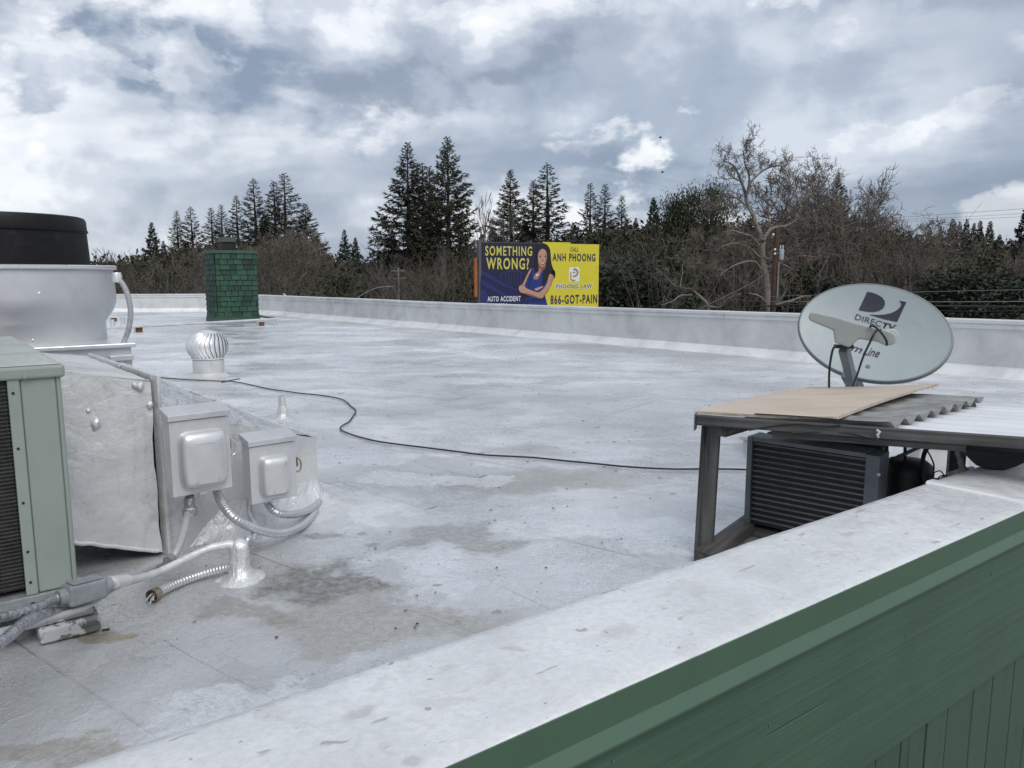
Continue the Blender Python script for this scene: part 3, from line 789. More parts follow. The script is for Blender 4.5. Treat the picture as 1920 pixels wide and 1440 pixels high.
# ------------------------------------------------------------------ upblast exhaust fan
fc = D(24, 640, 4.85); fz = fc.z; fan = thing('exhaust_fan', (fc.x, fc.y, 0), 'large aluminium kitchen exhaust fan with black drum on top, at the left edge', 'exhaust fan')
k_ = 4.85 / FPX
def rr(px): return px * k_
def zz(py): return CAM_H - (py - 515) * k_ * 0.99
c0 = (fc.x, fc.y, 0)
m = MB(); m.lathe([(rr(158), zz(640)), (rr(158), zz(606)), (rr(163), zz(598)), (rr(172), zz(585)), (rr(178), zz(570)), (rr(179), zz(555)), (rr(176.5), zz(505)), (rr(179), zz(504)), (rr(180), zz(501)), (rr(178), zz(499)), (rr(140), zz(498.5)), (rr(120), zz(503))], 72, c0)
wb = m.build('windband', 'fan_aluminium', fan, smooth=True, angle=40)
m = MB(); m.lathe([(rr(180.5), zz(506)), (rr(183), zz(504)), (rr(183), zz(499.5)), (rr(180), zz(498))], 72, c0); m.build('rolled_rim', 'fan_aluminium_bright', wb, smooth=True)
m = MB(); m.lathe([(rr(139), zz(499)), (rr(136), zz(440)), (rr(135.5), zz(434)), (rr(137), zz(433)), (rr(136), zz(414)), (rr(133), zz(409)), (rr(128), zz(407.5)), (rr(60), zz(406)), (0.001, zz(405.5))], 72, c0); m.build('motor_drum', 'black_drum_metal', fan, smooth=True, angle=30)
m = MB(); m.lathe([(rr(136.6), zz(437)), (rr(138.4), zz(436)), (rr(138.4), zz(432.5)), (rr(136.6), zz(431.5))], 72, c0); m.build('drum_band', 'black_drum_metal', fan, smooth=True)
FM = frame((fc.x, fc.y, 0), UAX, VAX, Vector((0, 0, 1)))
m = MB(); hw = 0.60
m.box((-hw, -hw, zz(648)), (hw, hw, zz(640))); pl = m.build('curb_plate', 'fan_aluminium_bright', fan, FM, bevel=.006)
m = MB(); m.box((-hw + .025, -hw + .025, -0.02), (hw - .025, hw - .025, zz(648) - .002)); m.build('curb', 'silver_paint_smooth', fan, FM)
m = MB(); m.box((hw - .15, -hw - .004, zz(672)), (hw - .02, -hw + .022, zz(662))); m.build('hinge_plate', 'fan_aluminium', fan, FM, bevel=.004)
for a_, yy in ((-62, 545), (-50, 544), (-97, 615), (-52, 618), (-80, 550), (-97, 632)):
    pr_ = rr(178.5) if yy < 600 else rr(158.5)
    p = Vector((fc.x + math.cos(R(a_)) * pr_, fc.y + math.sin(R(a_)) * pr_, zz(yy)))
    m = MB(); m.lathe([(0.008, -.004), (.0075, .003), (0.003, .005), (0, .005)], 8); nrm = Vector((math.cos(R(a_)), math.sin(R(a_)), 0))
    m.build('rivet', 'fan_aluminium_bright', fan, along(p, p + nrm) @ Matrix.Rotation(R(90), 4, 'Y'), smooth=True)
cy = 4.75
q = [D(219, 525, cy), D(228, 530, cy), D(239, 552, cy), D(245, 585, cy), D(241, 618, cy), D(233, 640, cy), D(226, 662, cy - .02), D(222, 690, cy - .02)]
fcn = thing('flexible_conduit', (q[-1].x, q[-1].y, 0.0), 'grey flexible conduit looping down from the side of the exhaust fan', 'conduit')
tube_obj('hose', spline(q + [Vector((q[-1].x, q[-1].y, 0.0))], 8), 0.016, 'grey_conduit', fcn, 12)
m = MB(); m.lathe([(0.0, -.03), (.028, -.03), (.03, .01), (.024, .03), (0, .03)], 14); m.build('connector', 'fan_aluminium_bright', fcn, Matrix.Translation(D(219, 520, cy)), smooth=True)

# ------------------------------------------------------------------ turbine ventilator
tb = G(392, 704); kt = tb.y / FPX
tv = thing('turbine_vent', tb, 'silver spinning turbine roof vent with curved vanes, standing on the open roof', 'roof vent')
def tz(py): return CAM_H - (py - 515) * kt * 0.985
m = MB(); m.lathe([(28 * kt + .07, -.01), (28 * kt + .045, .006), (28 * kt + .02, .02), (28 * kt, .04), (28 * kt, tz(676)), (27 * kt, tz(675)), (27 * kt - .01, tz(676))], 36, tuple(tb)); m.build('collar', 'silver_paint_rough', tv, smooth=True)
NV = 26; R0 = 37.5 * kt; zt, zb = tz(624), tz(673)
for i in range(NV):
    a0 = 2 * math.pi * i / NV; vs = []; fs = []; nn = 12
    for j in range(nn + 1):
        t_ = j / nn; ph = math.pi * (0.10 + 0.74 * t_)
        r_ = R0 * (math.sin(ph) ** 0.48) if j < nn else 27.5 * kt
        z = zt + (zb - zt) * t_
        tw = 0.30 * (t_ - 0.5) ** 2 * 4 - 0.1
        for e, (da, dr) in enumerate(((0, 0.0), (0.10, 0.003), (0.235, -0.015))):
            r2 = max(0.02, r_ + dr); vs.append((tb.x + r2 * math.cos(a0 + tw + da), tb.y + r2 * math.sin(a0 + tw + da), z))
    for j in range(nn):
        for e in range(2): fs.append((j * 3 + e, j * 3 + e + 1, (j + 1) * 3 + e + 1, (j + 1) * 3 + e))
    m = MB(); m.add(vs, fs); m.build('vane', 'turbine_aluminium', tv, smooth=True, angle=80)
m = MB(); m.lathe([(0.0, zt + .028), (.03, zt + .024), (R0 * .46, zt + .008), (R0 * .54, zt - .010)], 24, (tb.x, tb.y, 0)); m.build('crown_cap', 'turbine_aluminium', tv, smooth=True)
m = MB(); m.lathe([(R0 * .70, zb), (R0 * .5, zt - .03), (0.001, zt - .02)], 20, (tb.x, tb.y, 0)); m.build('core', 'silver_paint_smooth', tv, smooth=True)
m = MB(); m.lathe([(27.5 * kt, zb - .012), (30 * kt, zb - .006), (30 * kt, zb + .008), (27.5 * kt, zb + .012)], 36, (tb.x, tb.y, 0)); m.build('ring', 'turbine_aluminium', tv, smooth=True)

# ------------------------------------------------------------------ plumbing vent
vb = G(530, 787); kv = vb.y / FPX
vt = thing('vent_pipe', vb, 'small upright silver vent pipe with coated flashing boot, beyond the electrical boxes', 'vent pipe', 'silver vent pipes')
prof_ = [(.12, -.004), (.075, .008), (.052, .022), (.045, .05), (.037, .10), (.031, .125)]
m = MB(); m.lathe(prof_, 24, tuple(vb)); m.v = [(x + .008 * n3(x * 20, y * 20, z * 20), y + .008 * n3(x * 20 + 9, y * 20, z * 20), z) for x, y, z in m.v]; m.build('boot', 'silver_paint_crinkled', vt, smooth=True, angle=80)
m = MB(); m.lathe([(.028, .09), (.028, .20), (.023, .20), (.023, .12)], 20, tuple(vb)); m.build('pipe', 'silver_paint_smooth', vt, smooth=True)

# ------------------------------------------------------------------ black cable lying on the deck
cp = [(240, 703), (310, 709), (400, 714), (440, 716), (500, 728), (560, 737), (600, 741), (640, 748), (660, 762), (667, 772), (655, 788), (640, 799), (645, 808), (690, 823), (740, 832), (800, 840), (860, 847), (900, 852), (960, 856), (1020, 860), (1100, 868), (1180, 876), (1260, 880), (1330, 880), (1412, 883), (1480, 890)]
pts = spline([G(x, y, 0.012) for x, y in cp], 6)
pts = [p + Vector((.010 * n3(p.x * 3, p.y * 3, 1), .012 * n3(p.x * 3, p.y * 3, 8), deck_z(p.x, p.y))) for p in pts]
tag(tube_obj('black_cable', pts, 0.006, 'black_cable', n=7), 'thin black cable snaking across the silver roof deck', 'cable')
pts = spline([G(x, y, 0.01) for x, y in ((415, 717), (432, 713), (450, 710))], 6)
tag(tube_obj('black_cable', pts, 0.005, 'black_cable', n=7), 'short loose end of black cable just right of the turbine vent', 'cable')

# ------------------------------------------------------------------ silver duct and plenum (left)
Z3 = Vector((0, 0, 1))
J = G(312, 1040); Jt = D(288, 708, J.y).z
RB = G(165, 668, Jt); rd = Vector((RB.x - J.x, RB.y - J.y, 0)); rdl = rd.length; rd.normalize()
E_ = Vector((-1.02, 3.93, 0)); fd = (E_ - J); fl = fd.length; fd.normalize()
def lumpy(m, amp, f=6.0, seed=0):
    m.v = [(x + amp * n3(x * f + seed, y * f, z * f), y + amp * n3(x * f, y * f + 7 + seed, z * f), z + amp * n3(x * f, y * f, z * f + 13 + seed)) for x, y, z in m.v]
def grid_quad(m, a, b, c, d, nu, nv):
    """subdivided quad a-b-c-d"""
    vs = []; fs = []
    for i in range(nu + 1):
        for j in range(nv + 1):
            u, v = i / nu, j / nv
            vs.append((a.lerp(b, u)).lerp(d.lerp(c, u), v))
    for i in range(nu):
        for j in range(nv): fs.append((i * (nv + 1) + j, (i + 1) * (nv + 1) + j, (i + 1) * (nv + 1) + j + 1, i * (nv + 1) + j + 1))
    m.add(vs, fs)
duct = thing('roof_duct', J, 'silver-coated sheet metal duct box sloping down to the right, carrying two electrical boxes', 'duct')
zJF, zJB, zE = D(293, 773, J.y).z, Jt + 0.01, D(565, 821, E_.y).z
wJ = 0.52
JB = J + rd * wJ; EB = E_ + rd * 0.50
up = lambda p, z: Vector((p.x, p.y, z))
m = MB(); grid_quad(m, up(J, -.02), up(E_, -.02), up(E_, zE), up(J, zJF), 24, 14); lumpy(m, .009, 9); m.build('front_panel', 'silver_paint_rough', duct, smooth=True)
m = MB(); grid_quad(m, up(J, zJF), up(E_, zE), up(EB, zE + .0), up(JB, zJB), 40, 24); lumpy(m, .010, 11); m.build('top_panel', 'silver_paint_wrinkled', duct, smooth=True, angle=180)
m = MB(); grid_quad(m, up(E_, -.02), up(EB, -.02), up(EB, zE), up(E_, zE), 12, 8); lumpy(m, .006, 9); m.build('end_panel', 'silver_paint_rough', duct, smooth=True)
m = MB(); grid_quad(m, up(EB, -.02), up(JB, -.02), up(JB, zJB), up(EB, zE), 12, 8); m.build('back_panel', 'silver_paint_rough', duct, smooth=True)
# rolled lip along the back edge of the sloping top, daubed with coating
tube_obj('edge_lip', [p + Vector((.006 * n3(p.x * 25, p.y * 25, 1), 0, .008 * n3(p.x * 30, p.y * 30, 2))) for p in resample([up(JB, zJB), up(EB, zE), up(E_, zE)], .015)], 0.011, 'silver_paint_crinkled', duct, 7)
# cove of coating where the duct meets the deck
vs = []; fs = []; n = 50; cp_ = resample([J + fd * .06, E_, EB], .03); nrmF = Vector((fd.y, -fd.x, 0)); nrmE = fd
for i, p in enumerate(cp_):
    tE = max(0.0, min(1.0, ((p - E_).dot(rd)) / .12 * .5 + .5)) if (p - J).dot(fd) > fl - .12 else 0.0
    nn = (nrmF * (1 - tE) + nrmE * tE).normalized()
    for j, (o_, z) in enumerate(((-.01, .17), (.012, .12), (.035, .07), (.08, .032), (.15, .012), (.24, .0), (.30, -.012))):
        w_ = min(1.0, i / 9.0); w_ = w_ * w_ * (3 - 2 * w_); o_ *= w_; z = z * w_ - .02 * (1 - w_); jj = (.012 * n3(p.x * 7, p.y * 7, j * .6) + .005 * n3(p.x * 22, p.y * 22, j)) * w_
        vs.append(p + nn * (o_ + jj * (j > 0)) + Z3 * (z + jj * .7 * (j < 5)))
for i in range(len(cp_) - 1):
    for j in range(6): fs.append((i * 7 + j, i * 7 + j + 1, (i + 1) * 7 + j + 1, (i + 1) * 7 + j))
m = MB(); m.add(vs, fs); m.build('base_cove', 'silver_paint_crinkled', duct, smooth=True, angle=180)
# flange: standing seam at the joint, front upright and top run
fl_up = MB()
fx = -fd
def plate(m, a, b, w, h0, h1, d_):
    pass
m = MB(); q0 = J + nrmF * .022 - fd * .004
m.hexa([up(q0, .0), up(q0 + fd * .016, .0), up(q0 + fd * .016 - nrmF * .05, .0), up(q0 - nrmF * .05, .0), up(q0, Jt + .012), up(q0 + fd * .016, Jt + .012), up(q0 + fd * .016 - nrmF * .05, Jt + .012), up(q0 - nrmF * .05, Jt + .012)])
m.build('joint_flange', 'silver_paint_rough', duct, bevel=.004)
m = MB(); a = J + nrmF * .02; b = J + rd * rdl
m.hexa([up(a, Jt - .03), up(a + fd * .016, Jt - .03), up(b + fd * .016, Jt - .035), up(b, Jt - .035), up(a, Jt + .006), up(a + fd * .016, Jt + .006), up(b + fd * .016, Jt + .016), up(b, Jt + .016)])
m.build('top_flange', 'silver_paint_rough', duct, bevel=.004)
# big panel box left of the joint, raised above the deck
AL_b = D(136, 1016, 2.98); AL_t = D(102, 696, 2.98)
AR_b = D(303, 1034, J.y - .01); AR_t = D(281, 714, J.y - .01)
ex = rd * 1.15
m = MB(); grid_quad(m, AL_b - (AR_b - AL_b) * .35, AR_b, AR_t, AL_t - (AR_t - AL_t) * .35, 26, 30)
lumpy(m, .009, 5, 3); lumpy(m, .003, 19, 8); m.build('face_panel', 'silver_paint_rough', duct, smooth=True, angle=180)
m = MB(); L_t = AL_t - (AR_t - AL_t) * .35; L_b = AL_b - (AR_b - AL_b) * .35
grid_quad(m, L_t, AR_t, up(J + rd * rdl, Jt), L_t + ex * .95, 24, 20); lumpy(m, .006, 8, 5); m.build('face_top', 'silver_paint_rough', duct, smooth=True, angle=180)
m = MB(); m.add([L_b, AR_b, AR_b + ex * .9, L_b + ex * .9], [(0, 3, 2, 1)]); m.add([L_b, L_b + ex * .9, L_t + ex * .95, L_t], [(0, 1, 2, 3)]); m.build('underside', 'dark_interior', duct)  # near-black sheet: shade below the raised box put into its colour
# hanging lip at the lower edge of the face
tube_obj('lower_lip', [p + Vector((0, 0, .006 * n3(p.x * 30, 1, 2))) for p in resample([L_b, AL_b, AR_b], .02)], .010, 'silver_paint_rough', duct, 7)
# daubs of sealant on the face
rnd = random.Random(3)
for px, py, r_ in ((178, 795, .020), (196, 853, .013), (262, 725, .016), (252, 722, .010), (232, 810, .010), (280, 760, .012), (276, 893, .009), (289, 952, .010), (275, 1010, .012), (165, 770, .008), (186, 868, .008), (284, 1020, .014)):
    f_ = (px - 102) / 185; Yp = 2.98 + (J.y - 2.98) * f_
    p = D(px, py, Yp - .008); m = MB(); m.lathe([(r_ * 1.2, -.002), (r_, r_ * .35), (r_ * .55, r_ * .7), (0.0005, r_ * .85)], 10)
    m.v = [(x * (1 + .5 * n3(x * 90, y * 90, px)), y * (1.2 + .7 * n3(x * 90, y * 90, py)), z) for x, y, z in m.v]
    m.build('sealant_daub', 'silver_paint_crinkled', duct, frame(p, Vector((1, .07, 0)).normalized(), Vector((0, 0, 1)), Vector((.07, -1, 0)).normalized()), smooth=True, angle=180)
# seam of smeared coating beside the flange
m = MB(); pts_ = resample([AR_b + Vector((-.06, -.01, .03)), AR_t + Vector((-.05, -.012, -.02))], .02)
for i_, p in enumerate(pts_): pts_[i_] = p + Vector((.012 * n3(p.z * 14, 3), -.002, 0))
m.tube(pts_, [.010 + .006 * n3(p.z * 22, 9) for p in pts_], 7); m.build('sealant_seam', 'silver_paint_rough', duct, smooth=True)

# ------------------------------------------------------------------ two electrical disconnect boxes
bu = az(49); bn = Vector((bu.y, -bu.x, 0))                 # along, and toward the camera
def dbox(tl, tr, bl, Y, dep, label, dome, tall_dome):
    c_tl = D(tl[0], tl[1], Y)
    # width from the two top corners on the plane through c_tl along bu
    def on(px, py):
        r = Vector(_ray(px, py)); o_ = Vector((0, 0, CAM_H)); t_ = (c_tl - o_).dot(bn) / r.dot(bn); return o_ + r * t_
    W = (on(*tr) - c_tl).dot(bu); Hh = c_tl.z - on(*bl).z
    t = thing('disconnect_box', c_tl + bu * W / 2 - Z3 * Hh, label, 'electrical box', 'electrical boxes on the duct')
    M = frame(c_tl, bu, -bn, Z3)      # x right, y back, z up; origin top-left-front
    m = MB(); m.box((.006, .006, -Hh + .004), (W - .006, dep, -.004)); m.build('body', 'silver_paint_smooth', t, M, bevel=.003)
    m = MB(); m.box((0, -.003, -Hh), (W, .0055, -.028)); cv_ = m.build('cover', 'silver_paint_smooth', t, M, bevel=.002)
    m = MB(); m.hexa([Vector(q) for q in ((-.006, -.012, -.024), (W + .006, -.012, -.024), (W + .006, dep, -.0035), (-.006, dep, -.0035), (-.006, -.012, .0), (W + .006, -.012, .0), (W + .006, dep, .022), (-.006, dep, .022))]); m.build('rain_hood', 'silver_paint_smooth', t, M, bevel=.002)
    # pressed dome on the cover
    x0, x1, z0, z1 = dome; x0 *= W; x1 *= W; z0 *= -Hh; z1 *= -Hh
    vs = []; fs = []; N = 40; rings = ((1.0, 0.0), (.985, .014), (.95, .027), (.88, .039), (.75, .047), (.5, .052), (.02, .053))
    cx, cz = (x0 + x1) / 2, (z0 + z1) / 2; hx, hz = (x1 - x0) / 2, abs(z0 - z1) / 2
    for s_, dp in rings:
        for k in range(N):
            a = 2 * math.pi * k / N; ca, sa = math.cos(a), math.sin(a)
            e = 2 / 5.5
            px_ = math.copysign(abs(ca) ** e, ca); pz_ = math.copysign(abs(sa) ** e, sa)
            inset = (1 - s_) * min(hx, hz)
            vs.append((cx + px_ * max(.001, hx - inset * (hx / min(hx, hz) if s_ < .5 else 1)), -.003 - dp * 0.95, cz + pz_ * max(.001, hz - inset * (hz / min(hx, hz) if s_ < .5 else 1))))
    for i in range(len(rings) - 1):
        for k in range(N): fs.append((i * N + k, (i + 1) * N + k, (i + 1) * N + (k + 1) % N, i * N + (k + 1) % N))
    m = MB(); m.add(vs, fs); dm = m.build('dome', 'silver_paint_smooth', cv_, M, smooth=True, angle=70)
    m = MB(); a_, b_ = (.30, .70) if tall_dome else (.36, .72)
    X0, X1 = x0 + (x1 - x0) * a_, x0 + (x1 - x0) * b_; Zt, Zb = z0 + (z1 - z0) * .19, z0 + (z1 - z0) * .90
    m.box((X0, -.0525, Zb), (X1, -.049, Zt)); m.build('label_plate', 'silver_paint_smooth', dm, M, bevel=.0015)
    # hasp on the right side
    hz_ = -Hh * .45
    m = MB(); m.box((W + .006, .004, hz_ - .022), (W + .013, .012, hz_ + .022)); m.box((W + .006, .020, hz_ - .022), (W + .013, .028, hz_ + .022))
    pts = [Vector((W + .016 + .016 * math.cos(a), .016, hz_ - .018 + .032 * math.sin(a))) for a in np.linspace(0, 2 * math.pi, 17)]
    m.tube(pts, .0042, 6); m.build('hasp', 'bare_steel_end' if not tall_dome else 'silver_flex', t, M, smooth=True)
    m = MB(); m.box((W * .5 - .016, -.009, -Hh - .008), (W * .5 + .016, .003, -Hh + .006)); m.build('latch_tab', 'silver_paint_smooth', t, M, bevel=.002)
    return t, M, W, Hh
b1, B1M, B1W, B1H = dbox((315, 780), (428, 768), (332, 932), 3.02, .10, 'larger silver electrical disconnect box with tall domed cover, left of the pair', (.11, .92, .21, .93), True)
b2, B2M, B2W, B2H = dbox((466, 828), (553, 817), (475, 946), 3.33, .10, 'smaller silver electrical disconnect box with domed cover, right of the pair', (.17, .82, .26, .92), False)

# ------------------------------------------------------------------ conduits and flexible armoured hoses
def fl_pts(l): return [G(x, y, z=v) if k == 'g' else D(x, y, v) for (x, y, k, v) in l]
def b1p(fx_, dz, y=.06): return B1M @ Vector((B1W * fx_, y, -B1H + dz))
def b2p(fx_, dz, y=.06): return B2M @ Vector((B2W * fx_, y, -B2H + dz))
c1 = thing('rigid_conduit', G(300, 1062), 'smooth grey conduit running from the larger electrical box down to the deck', 'conduit')
s0 = b1p(.36, .0); 
pts = [s0 + Vector((0, 0, -.02)), s0 + Vector((-.01, -.005, -.08))] + fl_pts([(342, 1005, 'd', 2.96), (322, 1048, 'd', 2.86), (292, 1066, 'g', .035), (255, 1078, 'd', 2.66), (228, 1083, 'd', 2.55), (205, 1088, 'd', 2.42)])
tube_obj('pipe', resample(spline(pts, 8), .02), .0150, 'grey_conduit', c1, 14)
m = MB(); m.lathe([(.012, -.05), (.029, -.05), (.031, -.02), (.022, -.012), (.022, .02), (.016, .03)], 16); m.build('connector', 'foil_wrap', c1, Matrix.Translation(s0 + Vector((-.005, -.004, -.055))), smooth=True)
m = MB(); m.tube([D(322, 1046, 2.858), D(314, 1053, 2.83)], .0205, 14); m.build('coupling', 'cast_grey_fitting', c1, smooth=True)

pk = G(452, 1083)
pp = thing('pitch_pocket', pk, 'lumpy silver tar-coated pipe boot where the flexible conduits enter the roof', 'pipe boot')
m = MB(); m.lathe([(.10, -.004), (.072, .008), (.050, .022), (.040, .05), (.039, .09), (.043, .125), (.038, .145), (.022, .155), (.001, .158)], 30, tuple(pk)); lumpy(m, .012, 16, 2); m.build('boot', 'silver_paint_crinkled', pp, smooth=True, angle=180)
topk = pk + Vector((0, 0, .115))
painted = thing('painted_conduit', G(330, 1060), 'silver-painted conduit arching from the pipe boot to the grey conduit fitting', 'conduit')
pts = [topk + Vector((.0, -.0, -.03)), topk + Vector((-.025, -.01, .03))] + fl_pts([(425, 1022, 'd', 2.92), (395, 1027, 'd', 2.90), (350, 1047, 'd', 2.83), (300, 1071, 'd', 2.72), (262, 1084, 'd', 2.58), (222, 1090, 'd', 2.43), (198, 1094, 'd', 2.37)])
q = resample(spline(pts, 8), .02); tube_obj('pipe', q, [.0140 + .003 * n3(i * .6, 2) + .010 * max(0, 1 - i / 8) for i in range(len(q))], 'silver_paint_rough', painted, 12)
tube_obj('sleeve', [D(238, 1088, 2.47), D(214, 1092, 2.40)], [.020, .021], 'silver_paint_rough', painted, 14)

f3 = thing('flexible_hose', b1p(.82, -.3), 'ribbed silver armoured hose sweeping from the larger box round the duct end', 'hose')
pts = [b1p(.82, .02), b1p(.83, -.04)] + fl_pts([(432, 965, 'd', 3.10), (470, 988, 'd', 3.15), (520, 1000, 'd', 3.28), (562, 988, 'd', 3.48), (590, 962, 'd', 3.74), (594, 945, 'd', 3.92), (588, 932, 'd', 4.05)])
flex_obj('hose', pts, .0195, 'silver_flex', f3, .013)
f4 = thing('flexible_hose', b2p(.35, -.2), 'ribbed silver armoured hose curling from the smaller box round the duct corner', 'hose')
pts = [b2p(.42, .02), b2p(.46, -.03)] + fl_pts([(520, 962, 'd', 3.42), (548, 965, 'd', 3.5), (578, 957, 'd', 3.68), (597, 943, 'd', 3.85), (598, 928, 'd', 3.98), (588, 918, 'd', 4.05), (575, 918, 'd', 4.1)])
flex_obj('hose', pts, .0185, 'silver_flex', f4, .013)
f5 = thing('flexible_hose', pk + Vector((.03, 0, .1)), 'ribbed silver armoured hose dropping from the smaller box into the pipe boot', 'hose')
pts = [b2p(.08, .02), b2p(.06, -.05)] + fl_pts([(479, 990, 'd', 3.22), (470, 1018, 'd', 3.08)]) + [topk + Vector((.03, .02, .04)), topk + Vector((.01, .0, -.02))]
flex_obj('hose', pts, .015, 'silver_flex', f5, .013)
f6 = thing('flexible_hose', G(330, 1100), 'ribbed silver armoured hose lying on the deck with a cut open end', 'hose')
pts = fl_pts([(442, 1066, 'd', 2.92), (420, 1066, 'g', .04), (380, 1076, 'g', .024), (335, 1092, 'g', .022), (305, 1106, 'g', .022), (291, 1114, 'g', .024)])
h6 = flex_obj('hose', pts, .019, 'silver_flex', f6, .013)
e_ = pts[-1]; d_ = (pts[-1] - pts[-2]).normalized()
m = MB(); m.tube([e_ - d_ * .012, e_ + d_ * .022], .024, 14, False); m.tube([e_ + d_ * .022, e_ - d_ * .01], .019, 14, False); m.build('end_collar', 'bare_steel_end', f6, smooth=True)
m = MB()
for k in range(4):
    a = k * 1.6; o1 = Vector((math.cos(a), 0, math.sin(a))) * .007
    m.tube(spline([e_ - d_ * .01 + o1, e_ + d_ * .02 + o1, e_ + d_ * .035 + o1 * 2 + Vector((0, 0, -.012))], 4), .003, 6)
m.build('wire_ends', 'lnb_cap_white', f6, smooth=True)

# ------------------------------------------------------------------ sage green air conditioner (left foreground)
A0 = D(146, 1090, 2.50); AU = az(52); AV = az(-38)
zBt, zTp = A0.z - .012, D(102, 690, 2.46).z
A0 = Vector((A0.x, A0.y, 0))
AM = frame(A0, -AU, AV, Z3)          # local x toward the camera-left, y to the back, z up
aw, ad = .95, .95
ac = thing('air_conditioner', A0 - AU * .4 + AV * .4, 'sage green air conditioner cabinet cut off by the left edge', 'air conditioner')
m = MB(); m.box((0.0, 0.0, zBt), (.015, ad, zTp - .03)); m.box((.015, 0, zBt), (.115, .018, zTp - .03)); m.build('corner_panel', 'sage_green_enamel', ac, AM, bevel=.010, seg=3)
m = MB(); m.box((.1155, -.006, zBt), (.150, .012, zTp - .03)); pst = m.build('grille_post', 'sage_green_enamel', ac, AM, bevel=.004)
for fz_ in (.06, .20, .42, .66, .90):
    m = MB(); m.lathe([(.0045, 0), (.0045, .002), (0, .002)], 8); m.build('screw_hole', 'dark_interior', pst, AM @ Matrix.Translation((.136, -.0062, zBt + (zTp - zBt) * fz_)) @ Matrix.Rotation(R(90), 4, 'X'))
m = MB(); m.box((.151, .022, zBt + .02), (aw, .05, zTp - .04)); coil = m.build('coil', 'dark_coil_fins', ac, AM)
m = MB(); k = 0
for z in np.arange(zBt + .03, zTp - .045, .0125): m.box((.151, .012, z), (aw, .016, z + .004))
for x in np.arange(.156, aw, .05): m.box((x, .0165, zBt + .02), (x + .003, .0195, zTp - .04))
o = m.build('grille_wires', 'dark_coil_fins', coil, AM); tag(o, kind='stuff')
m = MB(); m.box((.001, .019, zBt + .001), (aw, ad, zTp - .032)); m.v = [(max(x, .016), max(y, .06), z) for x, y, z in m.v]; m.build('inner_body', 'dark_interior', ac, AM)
m = MB(); m.hexa([Vector(q) for q in ((-.012, -.014, zTp - .034), (aw, -.014, zTp - .034), (aw, ad, zTp - .034), (-.012, ad, zTp - .034), (-.012, -.014, zTp + .008), (aw, -.014, zTp + .008), (aw, ad, zTp + .008), (-.012, ad, zTp + .008))]); tpn = m.build('top_cover', 'sage_green_enamel', ac, AM, bevel=.010, seg=3)
m = MB(); m.hexa([Vector(q) for q in ((-.006, -.008, zTp + .0085), (aw, -.008, zTp + .0085), (aw, ad, zTp + .0085), (-.006, ad, zTp + .0085), (.045, .045, zTp + .042), (aw, .045, zTp + .042), (aw, ad, zTp + .042), (.045, ad, zTp + .042))]); m.build('top_crown', 'sage_green_pale_top', tpn, AM, bevel=.008)
m = MB(); m.lathe([(.009, 0), (.008, .005), (0, .006)], 8); m.build('screw', 'sage_green_enamel', tpn, AM @ Matrix.Translation((.10, -.0145, zTp - .022)) @ Matrix.Rotation(R(90), 4, 'X'), smooth=True)
m = MB(); m.box((-.005, -.008, zBt - .04), (aw, ad, zBt - .001)); m.build('base_pan', 'cast_grey_fitting', ac, AM, bevel=.005)
# timber sleepers with a rail on them
sl = thing('timber_sleeper', AM @ Vector((.06, -.02, 0)), 'silver-daubed wooden sleeper block under the air conditioner corner', 'wood block')
m = MB(); m.box((-.05, -.07, .0), (.13, .22, .052)); lumpy(m, .004, 20); m.build('lower_block', 'silver_daubed_wood', sl, AM, bevel=.008)
m = MB(); m.box((-.035, -.045, .053), (.165, .20, zBt - .042)); m.build('upper_block', 'silver_daubed_wood', sl, AM, bevel=.006)
m = MB(); m.box((.115, -.050, .085), (.165, -.0455, zBt - .05)); pl_ = m.build('strap_plate', 'silver_paint_rough', sl, AM, bevel=.002)
m = MB(); m.box((.132, -.0530, .100), (.144, -.0505, .118)); m.box((.132, -.0530, .130), (.144, -.0505, .146)); m.build('slot', 'dark_interior', pl_, AM)
rl = thing('support_rail', AM @ Vector((.6, -.02, .05)), 'silver angle-iron rail below the air conditioner', 'metal rail')
m = MB(); m.box((.132, -.058, .062), (1.2, -.050, .082)); m.build('flange', 'silver_paint_rough', rl, AM, bevel=.002)
m = MB(); m.box((.170, -.048, .062), (1.2, .0, .066)); m.build('web', 'silver_paint_rough', rl, AM)
rl2 = thing('timber_sleeper', AM @ Vector((.7, .5, 0)), 'dark wooden sleeper in the shadow beneath the air conditioner', 'wood block')
m = MB(); m.box((.30, .0, 0), (1.1, .10, .06)); m.build('block', 'weathered_wood', rl2, AM, bevel=.004)
# conduit body (LB fitting) and refrigerant lines
lbp = D(158, 1108, 2.30); lbx = (D(197, 1092, 2.36) - D(118, 1118, 2.24)); 
LBM = along(D(122, 1116, 2.25), D(194, 1097, 2.35))
lb = thing('conduit_fitting', lbp, 'cast grey conduit body joining the pipes beside the air conditioner', 'conduit fitting')
hl = (D(194, 1097, 2.35) - D(122, 1116, 2.25)).length / 2
m = MB(); m.box((-hl, -.030, -.036), (hl, .030, .030)); m.build('body', 'cast_grey_fitting', lb, LBM, bevel=.010, seg=3)
m = MB(); m.box((-hl + .012, -.024, .0305), (hl - .012, .024, .036))
m.build('cover', 'cast_grey_fitting', lb, LBM, bevel=.003)
for sgn in (-1, 1):
    m = MB(); m.tube([Vector((sgn * (hl - .004), 0, -.004)), Vector((sgn * (hl + .022), 0, -.004))], [.027, .024], 16); m.build('hub', 'cast_grey_fitting', lb, LBM, smooth=True)
bp = thing('conduit_pipe', D(60, 1140, 2.1), 'dark conduit entering the cast fitting from the lower left', 'conduit')
pts = [LBM @ Vector((-hl - .01, 0, -.004)), D(100, 1124, 2.20), D(60, 1142, 2.10), D(0, 1158, 1.98), D(-80, 1172, 1.82)]
